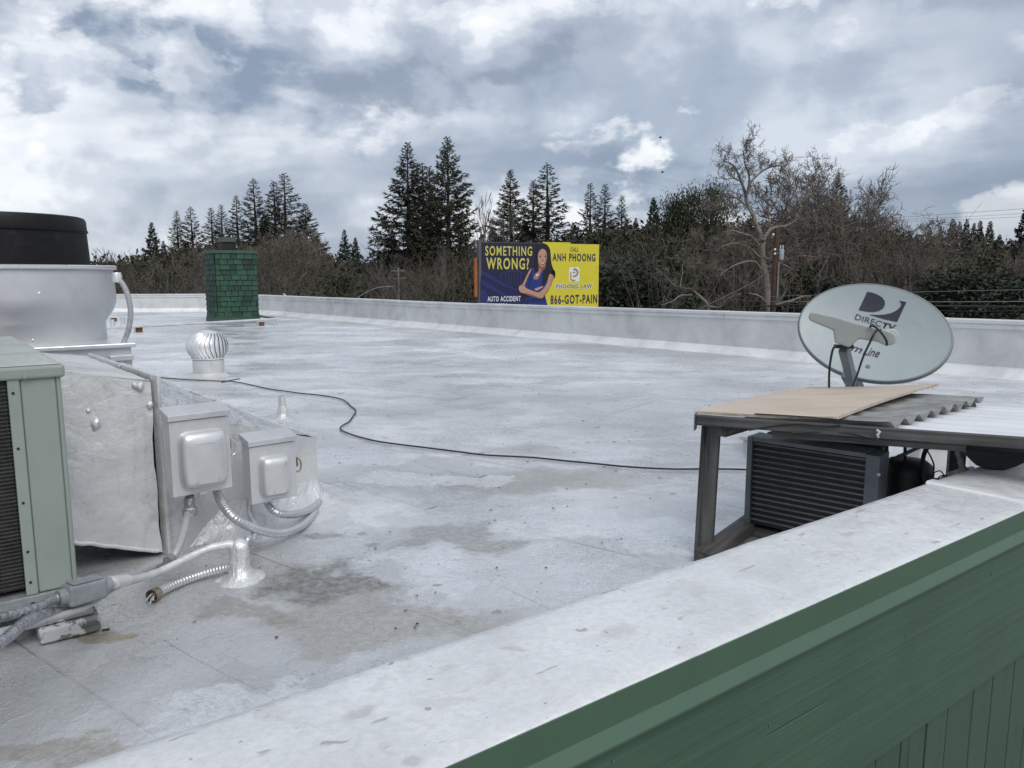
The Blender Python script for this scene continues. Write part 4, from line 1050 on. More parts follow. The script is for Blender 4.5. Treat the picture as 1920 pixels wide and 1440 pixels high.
tube_obj('pipe', spline(pts, 6), .0135, 'foil_wrap', bp, 12)
ln = thing('refrigerant_line', D(40, 1170, 2.0), 'thick foil-wrapped refrigerant line hanging below the air conditioner', 'pipe')
pts = [D(205, 1100, 2.42), D(165, 1130, 2.36), D(120, 1146, 2.26), D(80, 1152, 2.14), D(50, 1165, 2.04), D(20, 1190, 1.93), D(-10, 1215, 1.85), D(-60, 1260, 1.7)]
q = resample(spline(pts, 8), .015); tube_obj('insulation', q, [.0165 + .003 * n3(p.x * 30, p.y * 30, 2) for p in q], 'foil_wrap', ln, 12)
ln2 = thing('refrigerant_line', D(170, 1120, 2.38), 'thin black line curving under the cast conduit fitting', 'pipe')
pts = [D(262, 1086, 2.60), D(222, 1098, 2.46), D(190, 1118, 2.36), D(160, 1138, 2.30), D(110, 1156, 2.2), D(70, 1168, 2.1), D(0, 1186, 1.95)]
tube_obj('tube', spline(pts, 8), .011, 'grey_conduit', ln2, 10)
# small debris on the deck
rnd = random.Random(9)
for i, (px, py, L_, lab) in enumerate(((198, 1181, .022, 'dark wood chip on the deck nearest the sleeper block'), (171, 1178, .012, 'tiny black crumb against the sleeper block'), (164, 1148, .010, 'tiny dark crumb beside the air conditioner base'))):
    p = G(px, py, .006); m = MB(); m.box((-L_ / 2, -.004, -.004), (L_ / 2, .004, .004)); lumpy(m, .003, 60, i)
    tag(m.build('wood_chip', 'pole_brown', None, Matrix.Translation(p) @ Matrix.Rotation(R(20 + 50 * i), 4, 'Z'), bevel=.001), lab, 'debris', 'debris near the air conditioner')
# leaf crumbs and grit blown over the deck: too small to count
rng_ = np.random.default_rng(4); m = MB()
for i in range(230):
    px, py = rng_.uniform(150, 1850), 640 + 560 * rng_.uniform(0, 1) ** 1.3
    p = G(px, py); 
    if not keep(p.x, p.y) or (p - capA).dot(nout) > -.03: continue
    L_ = rng_.uniform(.003, .009) * (1 + .10 * p.y); a_ = rng_.uniform(0, 6.28); d_ = Vector((math.cos(a_), math.sin(a_), 0)); e_ = Vector((-d_.y, d_.x, 0)) * rng_.uniform(.25, .6)
    z_ = Vector((0, 0, deck_z(p.x, p.y) + .004)); m.add([p + z_ - d_ * L_, p + z_ - e_ * L_ + Z3 * .004, p + z_ + d_ * L_, p + z_ + e_ * L_ + Z3 * .002], [(0, 1, 2, 3)])
tag(m.build('leaf_litter', 'leaf_crumb'), 'scattered dark leaf crumbs and grit on the silver deck', 'litter', kind='stuff')

# ------------------------------------------------------------------ timber shelter (right) with sheets on top
p0 = G(1322, 1036); pw = .076
sh = thing('timber_shelter', p0, 'low weathered timber frame shelter over the refrigeration condenser', 'timber frame')
zpt = D(1335, 798, p0.y).z
bar('post', p0 + Vector((-.006, 0, .0)), p0 + Vector((.010, .01, zpt)), pw, pw, 'weathered_wood', sh, .004, up=az(20))
bA, bB = D(1306, 787, 3.14), D(1925, 831, 2.70); bB2 = bB + (bB - bA) * .13
bar('beam', bA, bB2, .038, .040, 'weathered_wood', sh, .003)
bk_ = bB + (bB - bA) * .10; m = MB(); m.box((bk_.x - .05, bk_.y - .05, .449), (bk_.x + .05, bk_.y + .05, bk_.z - .021)); m.build('bearing_block', 'weathered_wood', sh, bevel=.003)
bdir = (bB - bA).normalized(); bback = Vector((-bdir.y, bdir.x, 0)); bback = bback if bback.y > 0 else -bback
tb_ = bA + bback * .028; bar('under_beam', tb_ + bdir * .30 - Z3 * .037, tb_ + bdir * .98 - Z3 * .036, .038, .030, 'weathered_wood', sh, .003)
sd = az(46)
bar('side_rail', bA + bdir * .10 + bback * .03 - Z3 * .045, bA + bdir * .10 + sd * 1.12 - Z3 * .025, .04, .05, 'weathered_wood', sh, .003)
bar('rear_beam', bA + sd * 1.05 + bdir * .05 + Z3 * -.022, bA + sd * 1.08 + bdir * .72 + Z3 * -.03, .04, .04, 'weathered_wood', sh, .003)
for ds in (.06, .66):
    q_ = bA + sd * 1.08 + bdir * ds; bar('post', Vector((q_.x, q_.y, 0)), Vector((q_.x, q_.y, q_.z - .045)), .07, .07, 'weathered_wood', sh, .004, up=az(20))
m = MB(); pz_ = bA - bdir * .012; m.box((-.002, -.03, -.042), (.002, .03, .028)); m.build('end_plate', 'arm_grey_metal', sh, frame(bA - bdir * .004, bdir, bback, Z3))
slp = thing('timber_sleeper', p0, 'weathered dark wooden sleeper running from the shelter post to the condenser', 'wood block')
s0_, s1_ = G(1318, 1046, .03), D(1420, 985, 3.55); s1_.z = .05
bar('timber', s0_, s1_ + (s1_ - s0_) * .9, .085, .055, 'weathered_wood_end', slp, .006)
# plywood sheet
PA, PD = D(1303, 776, 3.16), D(1570, 787, 2.98)
PB, PC = D(1516, 730, 3.16 + .78), D(1760, 724, 2.98 + .86)
m = MB(); nrm = Z3 * .012
vs = []; fs = []; NU, NV_ = 14, 10
for lay in (0, 1):
    for i in range(NU + 1):
        for j in range(NV_ + 1):
            u, v = i / NU, j / NV_
            p = PA.lerp(PD, u).lerp(PB.lerp(PC, u), v)
            p = p + Z3 * (.010 * math.sin(math.pi * v) - .004 * math.sin(math.pi * u) + .012 * lay); vs.append(p)
S_ = (NU + 1) * (NV_ + 1)
for i in range(NU):
    for j in range(NV_):
        a, b, c, d = i * (NV_ + 1) + j, (i + 1) * (NV_ + 1) + j, (i + 1) * (NV_ + 1) + j + 1, i * (NV_ + 1) + j + 1
        m.cur = 0; fs.append((S_ + a, S_ + b, S_ + c, S_ + d)); fs.append((d, c, b, a))
edge = [i * (NV_ + 1) for i in range(NU + 1)] + [NU * (NV_ + 1) + j for j in range(1, NV_ + 1)] + [i * (NV_ + 1) + NV_ for i in range(NU - 1, -1, -1)] + [j for j in range(NV_ - 1, 0, -1)]
m.add(vs, fs); nf = len(m.f)
for a, b in zip(edge, edge[1:] + edge[:1]): m.f.append((a, b, S_ + b, S_ + a)); m.mi.append(1)
tag(m.build('plywood_sheet', ['plywood_face', 'plywood_edge']), 'tan plywood sheet lying on top of the timber shelter', 'plywood')
# corrugated sheets
def corrugated(name, label, a, b, along_, L, mat, pitch, amp, sag=0.0, group=None, thick=.0015):
    """a-b is the front-to-back edge carrying the wave; sheet extends L along along_"""
    n = 110; w = (b - a); wl_ = w.length; vs = []; fs = []; NL = 12
    for lay in (0, 1):
        for i in range(n + 1):
            t_ = i / n; z = amp * math.cos(2 * math.pi * t_ * wl_ / pitch)
            for j in range(NL + 1):
                s_ = j / NL
                p = a + w * t_ + along_ * (L * (s_ - 1)) + Z3 * (z + sag * math.sin(math.pi * s_) - thick * lay + .006 * n3(t_ * 3, s_ * 2, 7)); vs.append(p)
    S_ = (n + 1) * (NL + 1)
    for i in range(n):
        for j in range(NL):
            q = (i * (NL + 1) + j, i * (NL + 1) + j + 1, (i + 1) * (NL + 1) + j + 1, (i + 1) * (NL + 1) + j)
            fs.append(q); fs.append(tuple(S_ + k for k in q[::-1]))
    for i in range(n):
        a_, b_ = i * (NL + 1) + NL, (i + 1) * (NL + 1) + NL; fs.append((a_, S_ + a_, S_ + b_, b_))
    m = MB(); m.add(vs, fs); return tag(m.build(name, mat, smooth=True, angle=50), label, 'corrugated sheet', group)
ca, cb = D(1668, 801, 2.89), D(1845, 748, 3.70)
cal = (bdir * 1.0).normalized()
corrugated('corrugated_sheet', 'dark galvanised corrugated sheet tucked half under the plywood', ca + Z3 * .004, cb, cal, .50, 'galvanised_corrugated', .15, .016)
wa, wb_ = D(1668, 801, 2.89) + cal * .56, D(1845, 752, 3.70) + cal * .56
corrugated('corrugated_sheet', 'white-coated corrugated sheet at the right edge, beside the dark sheet', wa + Z3 * -.012, wb_ + Z3 * -.026, cal, .73, 'white_coated_corrugated', .15, .007)

# ------------------------------------------------------------------ refrigeration condenser under the shelter
cA = Vector((1.075, 3.40, 0)); cB = Vector((1.475, 3.05, 0)); cx_ = (cB - cA).normalized(); cw = (cB - cA).length + .02
cyv = Vector((-cx_.y, cx_.x, 0)); cyv = cyv if cyv.y > 0 else -cyv
KM = frame(cA, cx_, cyv, Z3); kT = .478; kB = .075
cd = thing('condenser_unit', cA + cx_ * .25 + cyv * .15, 'dark grey refrigeration condenser with ribbed coil under the timber shelter', 'condenser')
m = MB(); m.box((-.012, -.006, kB - .02), (.012, .12, kT)); m.build('side_frame', 'condenser_frame', cd, KM, bevel=.002)
m = MB(); m.box((cw - .055, -.006, kB - .02), (cw, .12, kT - .005)); m.build('side_frame', 'condenser_frame', cd, KM, bevel=.002)
m = MB(); m.box((.0125, -.004, kT - .020), (cw - .0555, .12, kT - .001)); m.build('top_frame', 'condenser_frame', cd, KM, bevel=.002)
m = MB(); m.box((.013, .012, kB), (cw - .056, .11, kT - .021)); m.build('fin_block', 'condenser_fin', cd, KM)
nr = 15
for i in range(nr):
    z = kB + .02 + (kT - .05 - kB) * i / (nr - 1); m = MB(); m.tube([Vector((.014, .010, z)), Vector((cw - .057, .010, z))], .0052, 8); m.build('coil_tube', 'condenser_tube', cd, KM, smooth=True)
m = MB(); m.box((-.01, .121, .02), (cw, .62, kB)); m.build('base_pan', 'condenser_frame', cd, KM)
m = MB(); m.box((.02, .121, kB), (cw - .03, .20, kT + .005)); m.build('fan_shroud', 'compressor_black', cd, KM, bevel=.01)
for yy in (.03, .40):
    m = MB(); m.box((0, yy, -.005), (cw, yy + .06, .052)); m.build('foot_rail', 'weathered_wood', cd, KM)
for px_, py0, py1, Yk in ((1663, 820, 870, 3.15), (1697, 838, 868, 3.30)):
    tube_obj('upright_rod', [D(px_, py0, Yk), D(px_, py1 + 30, Yk)], .007, 'compressor_black', cd, 8)
bar('shroud_brace', D(1672, 862, 3.2), D(1725, 838, 3.35), .012, .014, 'compressor_black', cd)
for n_, (px_, py_, Yk) in enumerate(((1663, 872, 3.022),)):
    p = D(1648, 890, 3.0); m = MB(); m.lathe([(.007, 0), (.006, .005), (0, .006)], 8); m.build('bolt', 'transformer_grey', cd, frame(p, cx_, Z3, -cyv), smooth=True)
kc = D(1700, 900, 3.30)
cm = thing('compressor', Vector((kc.x, kc.y, kB)), 'black domed compressor shell right of the condenser coil', 'compressor')
ctop = D(1690, 866, 3.24).z
m = MB(); m.lathe([(.095, kB), (.106, kB + .03), (.106, kB + .14), (.110, kB + .145), (.110, kB + .165), (.106, kB + .17), (.106, ctop - .055), (.098, ctop - .025), (.075, ctop - .006), (.03, ctop), (.001, ctop)], 40, (kc.x, kc.y, 0)); m.build('shell', 'compressor_black', cm, smooth=True, angle=40)
m = MB(); m.box((kc.x + .09, kc.y - .09, ctop - .12), (kc.x + .135, kc.y - .04, ctop - .075)); m.build('terminal_box', 'compressor_black', cm, bevel=.006)
hz1 = thing('suction_hose', D(1735, 900, 3.2), 'thick black suction hose arching up beside the compressor', 'hose')
tube_obj('hose', spline([D(1741, 935, 3.15), D(1731, 895, 3.18), D(1730, 865, 3.18), D(1737, 842, 3.14), D(1752, 834, 3.08), D(1775, 832, 3.02)], 8), .0095, 'compressor_black', hz1, 10)
wr = thing('control_wire', D(1748, 880, 3.1), 'thin black wires drooping beside the compressor', 'wire')
tube_obj('wire', spline([D(1722, 834, 3.12), D(1738, 845, 3.1), D(1749, 865, 3.06), D(1751, 880, 3.03), D(1747, 897, 3.0)], 8), .0032, 'compressor_black', wr, 7)
tube_obj('wire', spline([D(1746, 893, 3.02), D(1752, 886, 3.01), D(1762, 883, 3.0), D(1768, 888, 3.0), D(1771, 897, 3.0)], 8), .0025, 'compressor_black', wr, 7)
tube_obj('wire', spline([D(1757, 899, 3.0), D(1763, 893, 3.0), D(1772, 891, 3.02), D(1778, 896, 3.04)], 8), .0025, 'compressor_black', wr, 7)
fh = flex_obj('flexible_hose', [D(1768, 900, 3.05), D(1785, 890, 3.08), D(1805, 884, 3.12), D(1825, 880, 3.15)], .014, 'silver_flex', None, .012)
tag(fh, 'short ribbed grey hose behind the parapet, below the hanging rag', 'hose')
# rag tied to the beam
rg = MB(); pr_ = spline([D(1783, 832, 3.0), D(1794, 842, 3.0), D(1799, 858, 3.0), D(1803, 872, 3.0), D(1808, 884, 3.0), D(1812, 890, 3.0)], 5); nn = len(pr_)
rg.tube(pr_, [.016 + .002 * math.sin(i * 2) if i < 6 else (.011 + .0011 * max(0, i - 14) ** 1.2) for i in range(nn)], 12); lumpy(rg, .005, 40)
tag(rg.build('rag', 'rag_cloth', smooth=True, angle=180), 'grey-brown twisted rag hanging from the shelter beam', 'rag')
# junction box and motor hanging under the beam
mo = thing('hanging_motor', D(1860, 860, 2.9), 'dark box-like motor housing hanging under the beam at the right edge', 'motor')
Mm = frame(D(1858, 848, 2.93), bdir, bback, Z3)
m = MB(); poly = [(-.085, .012), (-.085, -.018), (-.05, -.050), (.0, -.062), (.045, -.060), (.085, -.040), (.125, -.012), (.125, .012)]
m.v = []; 
vs = [(x, -.035, z) for x, z in poly] + [(x, .09, z) for x, z in poly]; n = len(poly)
m.add(vs, [tuple(range(n)), tuple(range(2 * n - 1, n - 1, -1))] + [(i, n + i, n + (i + 1) % n, (i + 1) % n) for i in range(n)])
m.build('housing', 'condenser_fin', mo, Mm, bevel=.004)
m = MB(); m.box((-.12, .0, .0), (-.086, .04, .012)); m.box((.126, .0, -.004), (.17, .04, .012)); m.build('bracket', 'compressor_black', mo, Mm)
m = MB(); m.box((.130, -.006, -.001), (.142, -.0005, .010)); m.build('fastener', 'lnb_cap_white', mo, Mm)
# cables drooping along the beam and a clip
bc = thing('beam_cable', D(1500, 800, 3.0), 'black cable draped along the front of the shelter beam', 'cable')
off = Vector((0, -.03, 0))
tube_obj('cable', spline([D(1400, 804, 3.06) + off, D(1440, 797, 3.04) + off, D(1490, 792, 3.0) + off, D(1540, 796, 2.96) + off, D(1570, 794, 2.94) + off], 8), .0035, 'black_cable', bc, 7)
tube_obj('cable', spline([D(1480, 809, 3.0) + off, D(1540, 807, 2.97) + off, D(1590, 810, 2.93) + off, D(1620, 817, 2.91) + off, D(1645, 824, 2.89) + off], 8), .0035, 'black_cable', bc, 7)
cl_ = MB(); p = D(1645, 813, 2.855); cl_.tube([p + Vector((-.004, 0, .014)), p + Vector((.006, -.006, .008)), p + Vector((-.002, -.006, -.004)), p + Vector((.004, 0, -.014))], .005, 7)
tag(cl_.build('beam_clip', 'lnb_cap_white', smooth=True), 'small white plastic clip nailed to the shelter beam', 'clip')
# low silver curbs on the roof seen under the beam
def curb(a, b, w, h, label):
    M = along(a, b); L = (b - a).length; t = thing('roof_curb', (a + b) / 2, label, 'roof curb', 'low silver curbs beyond the shelter')
    m = MB(); m.box((-L / 2, 0, -.02), (L / 2, w, h)); m.build('curb_body', 'silver_wall_coat', t, M, bevel=.012)
    m = MB(); m.box((-L / 2 - .02, -.02, h), (L / 2 + .02, w + .02, h + .025)); m.build('curb_lid', 'silver_paint_rough', t, M, bevel=.006)
curb(G(1392, 848), G(1470, 856), .5, .09, 'low silver curb with flat lid left of the condenser, behind the shelter post')
curb(G(1690, 868), G(1722, 880), .35, .14, 'low silver curb behind the compressor, seen under the beam')
a, b = G(1745, 835), G(1925, 870)
curb(a, b, .22, .05, 'long low silver curb crossing the roof behind the hanging rag')

# ------------------------------------------------------------------ satellite dish
dc = D(1636, 621, 4.30)
to_cam = Vector((-dc.x, -dc.y, 0)).normalized()
dn = (to_cam * math.cos(R(30)) + Z3 * math.sin(R(30))).normalized()
dx0 = Z3.cross(dn).normalized(); dy0 = dn.cross(dx0)
sk = R(-14); dx = dx0 * math.cos(sk) + dy0 * math.sin(sk); dy = dn.cross(dx)
if dx.x < 0: dx, dy = -dx, -dy
DM = frame(dc, dx, dy, dn)
def on_dish(px, py):
    r = Vector(_ray(px, py)); o_ = Vector((0, 0, CAM_H)); h = 0.0
    for _ in range(8):
        t_ = ((dc - o_).dot(dn) + h) / r.dot(dn); p = o_ + r * t_ - dc; h = dish_h(p.dot(dx), p.dot(dy))
    return p.dot(dx), p.dot(dy)
DA = .390; DB = .288; DEP = .055
def dish_h(x, y): return DEP * ((x / DA) ** 2 + (y / DB) ** 2) - DEP
ds = thing('satellite_dish', Vector((dc.x, dc.y + .1, 0)), 'grey oval satellite dish with dark lettering, standing behind the plywood', 'satellite dish')
vs = []; fs = []; N = 72; RG = 14
vs.append((0, 0, dish_h(0, 0)))
for i in range(1, RG + 1):
    for k in range(N):
        a = 2 * math.pi * k / N; x, y = DA * i / RG * math.cos(a), DB * i / RG * math.sin(a); vs.append((x, y, dish_h(x, y)))
for k in range(N): fs.append((0, 1 + k, 1 + (k + 1) % N))
for i in range(RG - 1):
    for k in range(N):
        a, b = 1 + i * N + k, 1 + i * N + (k + 1) % N; fs.append((a, a + N, b + N, b))
m = MB(); m.add(vs, fs); ref = m.build('reflector', 'dish_grey', ds, DM, smooth=True, angle=180)
vs = []; fs = []
for k in range(N):
    a = 2 * math.pi * k / N; ca, sa = math.cos(a), math.sin(a)
    for (g, z) in ((0, 0), (.004, .002), (.010, -.002), (.014, -.014), (.012, -.030), (.006, -.034)): vs.append(((DA + g) * ca, (DB + g) * sa, z))
for k in range(N):
    for j in range(5): fs.append((k * 6 + j, ((k + 1) % N) * 6 + j, ((k + 1) % N) * 6 + j + 1, k * 6 + j + 1))
m = MB(); m.add(vs, fs); m.build('rim', 'dish_rim_grey', ds, DM, smooth=True, angle=180)
vs = [( .97 * DA * math.cos(2 * math.pi * k / N), .97 * DB * math.sin(2 * math.pi * k / N), -.012) for k in range(N)] + [(.5 * DA * math.cos(2 * math.pi * k / N), .5 * DB * math.sin(2 * math.pi * k / N), -DEP - .012) for k in range(N)]
m = MB(); m.add(vs, [(k, (k + 1) % N, N + (k + 1) % N, N + k) for k in range(N)] + [tuple(range(N, 2 * N))]); m.build('back_shell', 'dish_rim_grey', ds, DM, smooth=True)
# prints on the reflector
def dish_print(name, polys, parent):
    """polys: list of px polygons, triangulated by fan of bmesh"""
    import bmesh
    bm = bmesh.new()
    for poly in polys:
        q = [on_dish(*p) for p in poly]
        bm.faces.new([bm.verts.new((x, y, 0)) for x, y in q])
    bmesh.ops.triangulate(bm, faces=bm.faces[:])
    bmesh.ops.subdivide_edges(bm, edges=bm.edges[:], cuts=3, use_grid_fill=True)
    for v in bm.verts: v.co.z = dish_h(v.co.x, v.co.y) + .0025
    bmesh.ops.recalc_face_normals(bm, faces=bm.faces[:])
    me = bpy.data.meshes.new(name); bm.to_mesh(me); bm.free(); me.materials.append(MATS['dish_print_dark'])
    o = bpy.data.objects.new(name, me); link(o, parent, DM); return o
Zs = lambda pts: [(1260 + x * .34375, 500 + y * .34375) for x, y in pts]
dshape = [(1065, 138), (1018, 238)] + [(1060, 246), (1100, 248), (1130, 242), (1152, 228), (1162, 208), (1160, 188), (1146, 168), (1120, 153), (1090, 142)]
sw = [(1238, 186), (1278, 194), (1228, 302), (1160, 288), (1072, 262), (1120, 264), (1160, 262), (1196, 254), (1224, 240), (1246, 220), (1250, 204), (1246, 194)]
dish_print('printed_emblem', [Zs(dshape), Zs(sw)], ref)
def text_mesh(body, size=1.0, bold=0.0, shear=0.0, spacing=1.0):
    cu = bpy.data.curves.new('text', 'FONT'); cu.body = body; cu.size = size; cu.offset = bold; cu.shear = shear; cu.space_character = spacing
    cu.resolution_u = 3; cu.fill_mode = 'FRONT'
    to = bpy.data.objects.new('text', cu); col.objects.link(to)
    dg = bpy.context.evaluated_depsgraph_get(); dg.update()
    me = bpy.data.meshes.new_from_object(to.evaluated_get(dg))
    bpy.data.objects.remove(to, do_unlink=True); bpy.data.curves.remove(cu)
    return me
def fit_text(body, f, name, mat, parent, M, bold=0.0, shear=0.0, spacing=1.0, thick=0.0):
    """f maps unit square (u right, v up) to local xyz; cap height = 1"""
    me = text_mesh(body, 1.0, bold, shear, spacing)
    co = np.empty(len(me.vertices) * 3); me.vertices.foreach_get('co', co); co = co.reshape(-1, 3)
    x0, x1 = co[:, 0].min(), co[:, 0].max(); y0, y1 = co[:, 1].min(), co[:, 1].max()
    out_ = np.array([f((x - x0) / (x1 - x0), (y - y0) / (y1 - y0)) for x, y, z in co]).ravel()
    me.vertices.foreach_set('co', out_); me.materials.clear(); me.materials.append(MATS[mat]); me.update()
    me.name = name; o = bpy.data.objects.new(name, me); return link(o, parent, M)
def dish_text(body, bl, br, tl, name, **kw):
    b0, b1_, t0 = (Vector((*on_dish(*q), 0)) for q in (bl, br, tl))
    def f(u, v):
        p = b0 + (b1_ - b0) * u + (t0 - b0) * v; return (p.x, p.y, dish_h(p.x, p.y) + .003)
    fit_text(body, f, name, 'dish_print_dark', ref, DM, **kw)
z5 = lambda x, y: (1260 + x * .34375, 500 + y * .34375)
dish_text('DIREC', z5(996, 288), z5(1138, 330), z5(1006, 258), 'printed_lettering', bold=.0)
dish_text('TV', z5(1142, 334), z5(1216, 350), z5(1152, 304), 'printed_lettering', bold=.03, shear=.15)
dish_text('Slim', z5(905, 436), z5(1034, 476), z5(916, 396), 'printed_lettering', shear=.35, bold=.01)
dish_text('Line', z5(1040, 480), z5(1128, 498), z5(1052, 434), 'printed_lettering', shear=.35, bold=.01)
bx_, by_ = on_dish(*z5(1070, 546)); m = MB(); m.lathe([(.013, dish_h(bx_, by_) + .001), (.012, dish_h(bx_, by_) + .005), (.009, dish_h(bx_, by_) + .006), (.0005, dish_h(bx_, by_) + .006)], 14, (bx_, by_, 0)); m.build('mount_bolt', 'dish_rim_grey', ref, DM, smooth=True)
# feed arm, head and cables
aE, aS = D(1582, 652, 3.80), D(1598, 716, 4.16)
bar('feed_arm', aS, aE, .040, .055, 'arm_grey_metal', ds, .006, up=Vector((0, -.3, 1)))
hv = Vector((0, -1, .1)).normalized(); hd = (aE * 1.0); HMo = D(1590, 620, 3.76)
def on_head(px, py):
    r = Vector(_ray(px, py)); o_ = Vector((0, 0, CAM_H)); nn_ = -Vector((HMo.x, HMo.y, 0)).normalized(); t_ = (HMo - o_).dot(nn_) / r.dot(nn_); return o_ + r * t_
hn = -Vector((HMo.x, HMo.y, 0)).normalized(); hx_ = Z3.cross(hn).normalized(); hx_ = hx_ if hx_.x > 0 else -hx_
HM = frame(HMo, hx_, Z3, hn)
head = [(752, 254), (745, 275), (752, 292), (880, 346), (888, 412), (966, 440), (990, 420), (1018, 392), (1120, 408), (1165, 430), (1200, 425), (1218, 408), (1222, 378), (1206, 358), (1170, 346), (1100, 330), (1000, 304), (900, 274), (790, 250), (768, 247)]
poly = []
for x, y in head:
    p = on_head(*z5(x, y)) - HMo; poly.append((p.dot(hx_), p.z))
m = MB(); m.prism(poly[::-1], -.035, .03); hdo = m.build('feed_head', 'lnb_grey', ds, HM, bevel=.008, seg=3)
p = on_head(*z5(1184, 388)) - HMo
m = MB(); m.lathe([(.036, -.10), (.038, -.036), (.036, -.02), (.001, -.02)], 24, (p.dot(hx_) + .008, p.z + .002, 0)); m.build('feed_cap', 'lnb_cap_white', hdo, HM, smooth=True)
m = MB(); p = on_head(*z5(930, 432)) - HMo; m.box((p.dot(hx_) - .04, p.z - .012, -.03), (p.dot(hx_) + .05, p.z + .004, .012)); m.build('connector_block', 'compressor_black', hdo, HM)
oh = hn * .04
tube_obj('coaxial_cable', spline([on_head(*z5(1075, 326)) + oh, on_head(*z5(1095, 320)) + oh, on_head(*z5(1130, 345)) + oh * 1.4, on_head(*z5(1165, 395)) + oh * 1.3, on_head(*z5(1170, 425)) + oh], 8), .0055, 'black_cable', ds, 8)
tube_obj('coaxial_cable', spline([on_head(*z5(1140, 340)) + oh * 1.2, on_head(*z5(1110, 348)) + oh * 1.4, on_head(*z5(1080, 405)) + oh * 1.3, D(*z5(1040, 500), 3.85), D(*z5(1010, 590), 3.97), D(*z5(990, 640), 4.05), D(*z5(978, 690), 4.1)], 8), .0055, 'black_cable', ds, 8)
tube_obj('coaxial_cable', spline([on_head(*z5(900, 425)) + oh * .5, on_head(*z5(878, 450)) + oh * .5, D(*z5(862, 530), 3.82), D(*z5(857, 600), 3.86), D(*z5(857, 700), 3.9)], 8), .0055, 'black_cable', ds, 8)
# mast and mount
mb_ = D(1605, 722, 4.40); mtop = dc - dn * .12 + Vector((-.03, 0, -.05))
m = MB(); poly_ = [z5(1000, 590), z5(1035, 625), z5(1030, 660), z5(960, 660), z5(935, 635), z5(920, 590)]
bar('mount_bracket', D(1590, 700, 4.22), D(1607, 730, 4.34), .07, .06, 'arm_grey_metal', ds, .008)
tube_obj('mast', [Vector((mb_.x - .01, 4.45, 0)), Vector((mb_.x - .01, 4.45, .62)), mtop], .022, 'arm_grey_metal', ds, 14)
bar('mast_brace', D(1586, 728, 4.28), D(1592, 706, 4.22), .012, .012, 'arm_grey_metal', ds)
m = MB(); m.box((-.15, -.15, 0), (.15, .15, .008)); m.build('foot_plate', 'arm_grey_metal', ds, Matrix.Translation((mb_.x - .01, 4.45, .004)))

# ------------------------------------------------------------------ billboard across the street
import bmesh
bL, bR = D(902, 453, 42.0), D(1124, 458, 45.4)
bxd = Vector((bR.x - bL.x, bR.y - bL.y, 0)); BW = bxd.length; bxd.normalize(); bnn = Vector((bxd.y, -bxd.x, 0)); bnn = bnn if bnn.y < 0 else -bnn
BTOP = (bL.z + bR.z) / 2; BHT = 3.95
BO = Vector((bL.x, bL.y, BTOP)); BMx = frame(BO, bxd, Z3, bnn)     # local x right, y up (0 at top edge), z toward viewer
def BP(zx, zy):
    r = Vector(_ray(860 + zx / 6.4, 420 + zy / 6.4)); o_ = Vector((0, 0, CAM_H)); t_ = (BO - o_).dot(bnn) / r.dot(bnn); p = o_ + r * t_ - BO
    return p.dot(bxd), p.z
bb = thing('billboard', Vector((BO.x, BO.y, GZ)) + bxd * BW / 2, 'roadside billboard, half dark blue and half yellow, with a woman and lettering', 'billboard')
m = MB(); m.box((0, -BHT, -.30), (BW, 0, -.02)); m.build('panel', 'board_back_steel', bb, BMx)
m = MB(); m.box((.03, -BHT, -.0195), (BW * .52, -.03, 0)); face_l = m.build('dark_face', 'ink_navy', bb, BMx)
m = MB(); m.box((BW * .52 + .001, -BHT, -.0195), (BW - .02, -.02, 0.0)); face_r = m.build('yellow_face', 'ink_yellow', bb, BMx)
m = MB(); m.box((-.28, -2.95, -.35), (-.13, -.85, -.2)); m.build('orange_side_strip', 'board_orange_edge', bb, BMx)
m = MB(); m.box((-.12, -BHT, -.34), (-.005, .05, -.02)); m.build('side_frame', 'board_back_steel', bb, BMx)
for s_ in (.25, .75):
    m = MB(); m.tube([Vector((BW * s_, -.5, -.6)), Vector((BW * s_, GZ - BO.z, -.6))], .22, 16); m.build('support_post', 'board_back_steel', bb, BMx, smooth=True)
for yy in (-.4, -2, -3.6):
    m = MB(); m.box((.2, yy - .08, -.62), (BW - .2, yy + .08, -.305)); m.build('stringer', 'board_back_steel', bb, BMx)
def sm(poly, n=4):
    P_ = [Vector((*BP(*p), 0)) for p in poly]; P2 = P_ + [P_[0], P_[1], P_[2]]
    out = []
    for i in range(len(P_)):
        a, b, c, d = P_[i - 1], P_[i], P_[(i + 1) % len(P_)], P_[(i + 2) % len(P_)]
        for k in range(n):
            t = k / n; out.append(0.5 * ((2 * b) + (c - a) * t + (2 * a - 5 * b + 4 * c - d) * t * t + (3 * b - a - 3 * c + d) * t ** 3))
    return out
def ink(name, poly, mat, lay, parent, smooth=True):
    pts = sm(poly) if smooth else [Vector((*BP(*p), 0)) for p in poly]
    bm = bmesh.new(); f = bm.faces.new([bm.verts.new((p.x, p.y, .004 + lay * .004)) for p in pts])
    f.normal_update()
    if f.normal.z < 0: f.normal_flip()
    bmesh.ops.triangulate(bm, faces=bm.faces[:])
    me = bpy.data.meshes.new(name); bm.to_mesh(me); bm.free(); me.materials.append(MATS[mat])
    return link(bpy.data.objects.new(name, me), parent, BMx)
def btext(body, x0, x1, yb, yt, mat, lay, parent, dy=0.0, bold=.02, shear=0.0, name='lettering'):
    """baseline from (x0,yb) to (x1,yb+dy)"""
    a, b, c = Vector((*BP(x0, yb), 0)), Vector((*BP(x1, yb + dy), 0)), Vector((*BP(x0, yt), 0))
    def f(u, v):
        p = a + (b - a) * u + (c - a) * v; return (p.x, p.y, .004 + lay * .004)
    return fit_text(body, f, name, mat, parent, BMx, bold=bold, shear=shear, spacing=1.22)
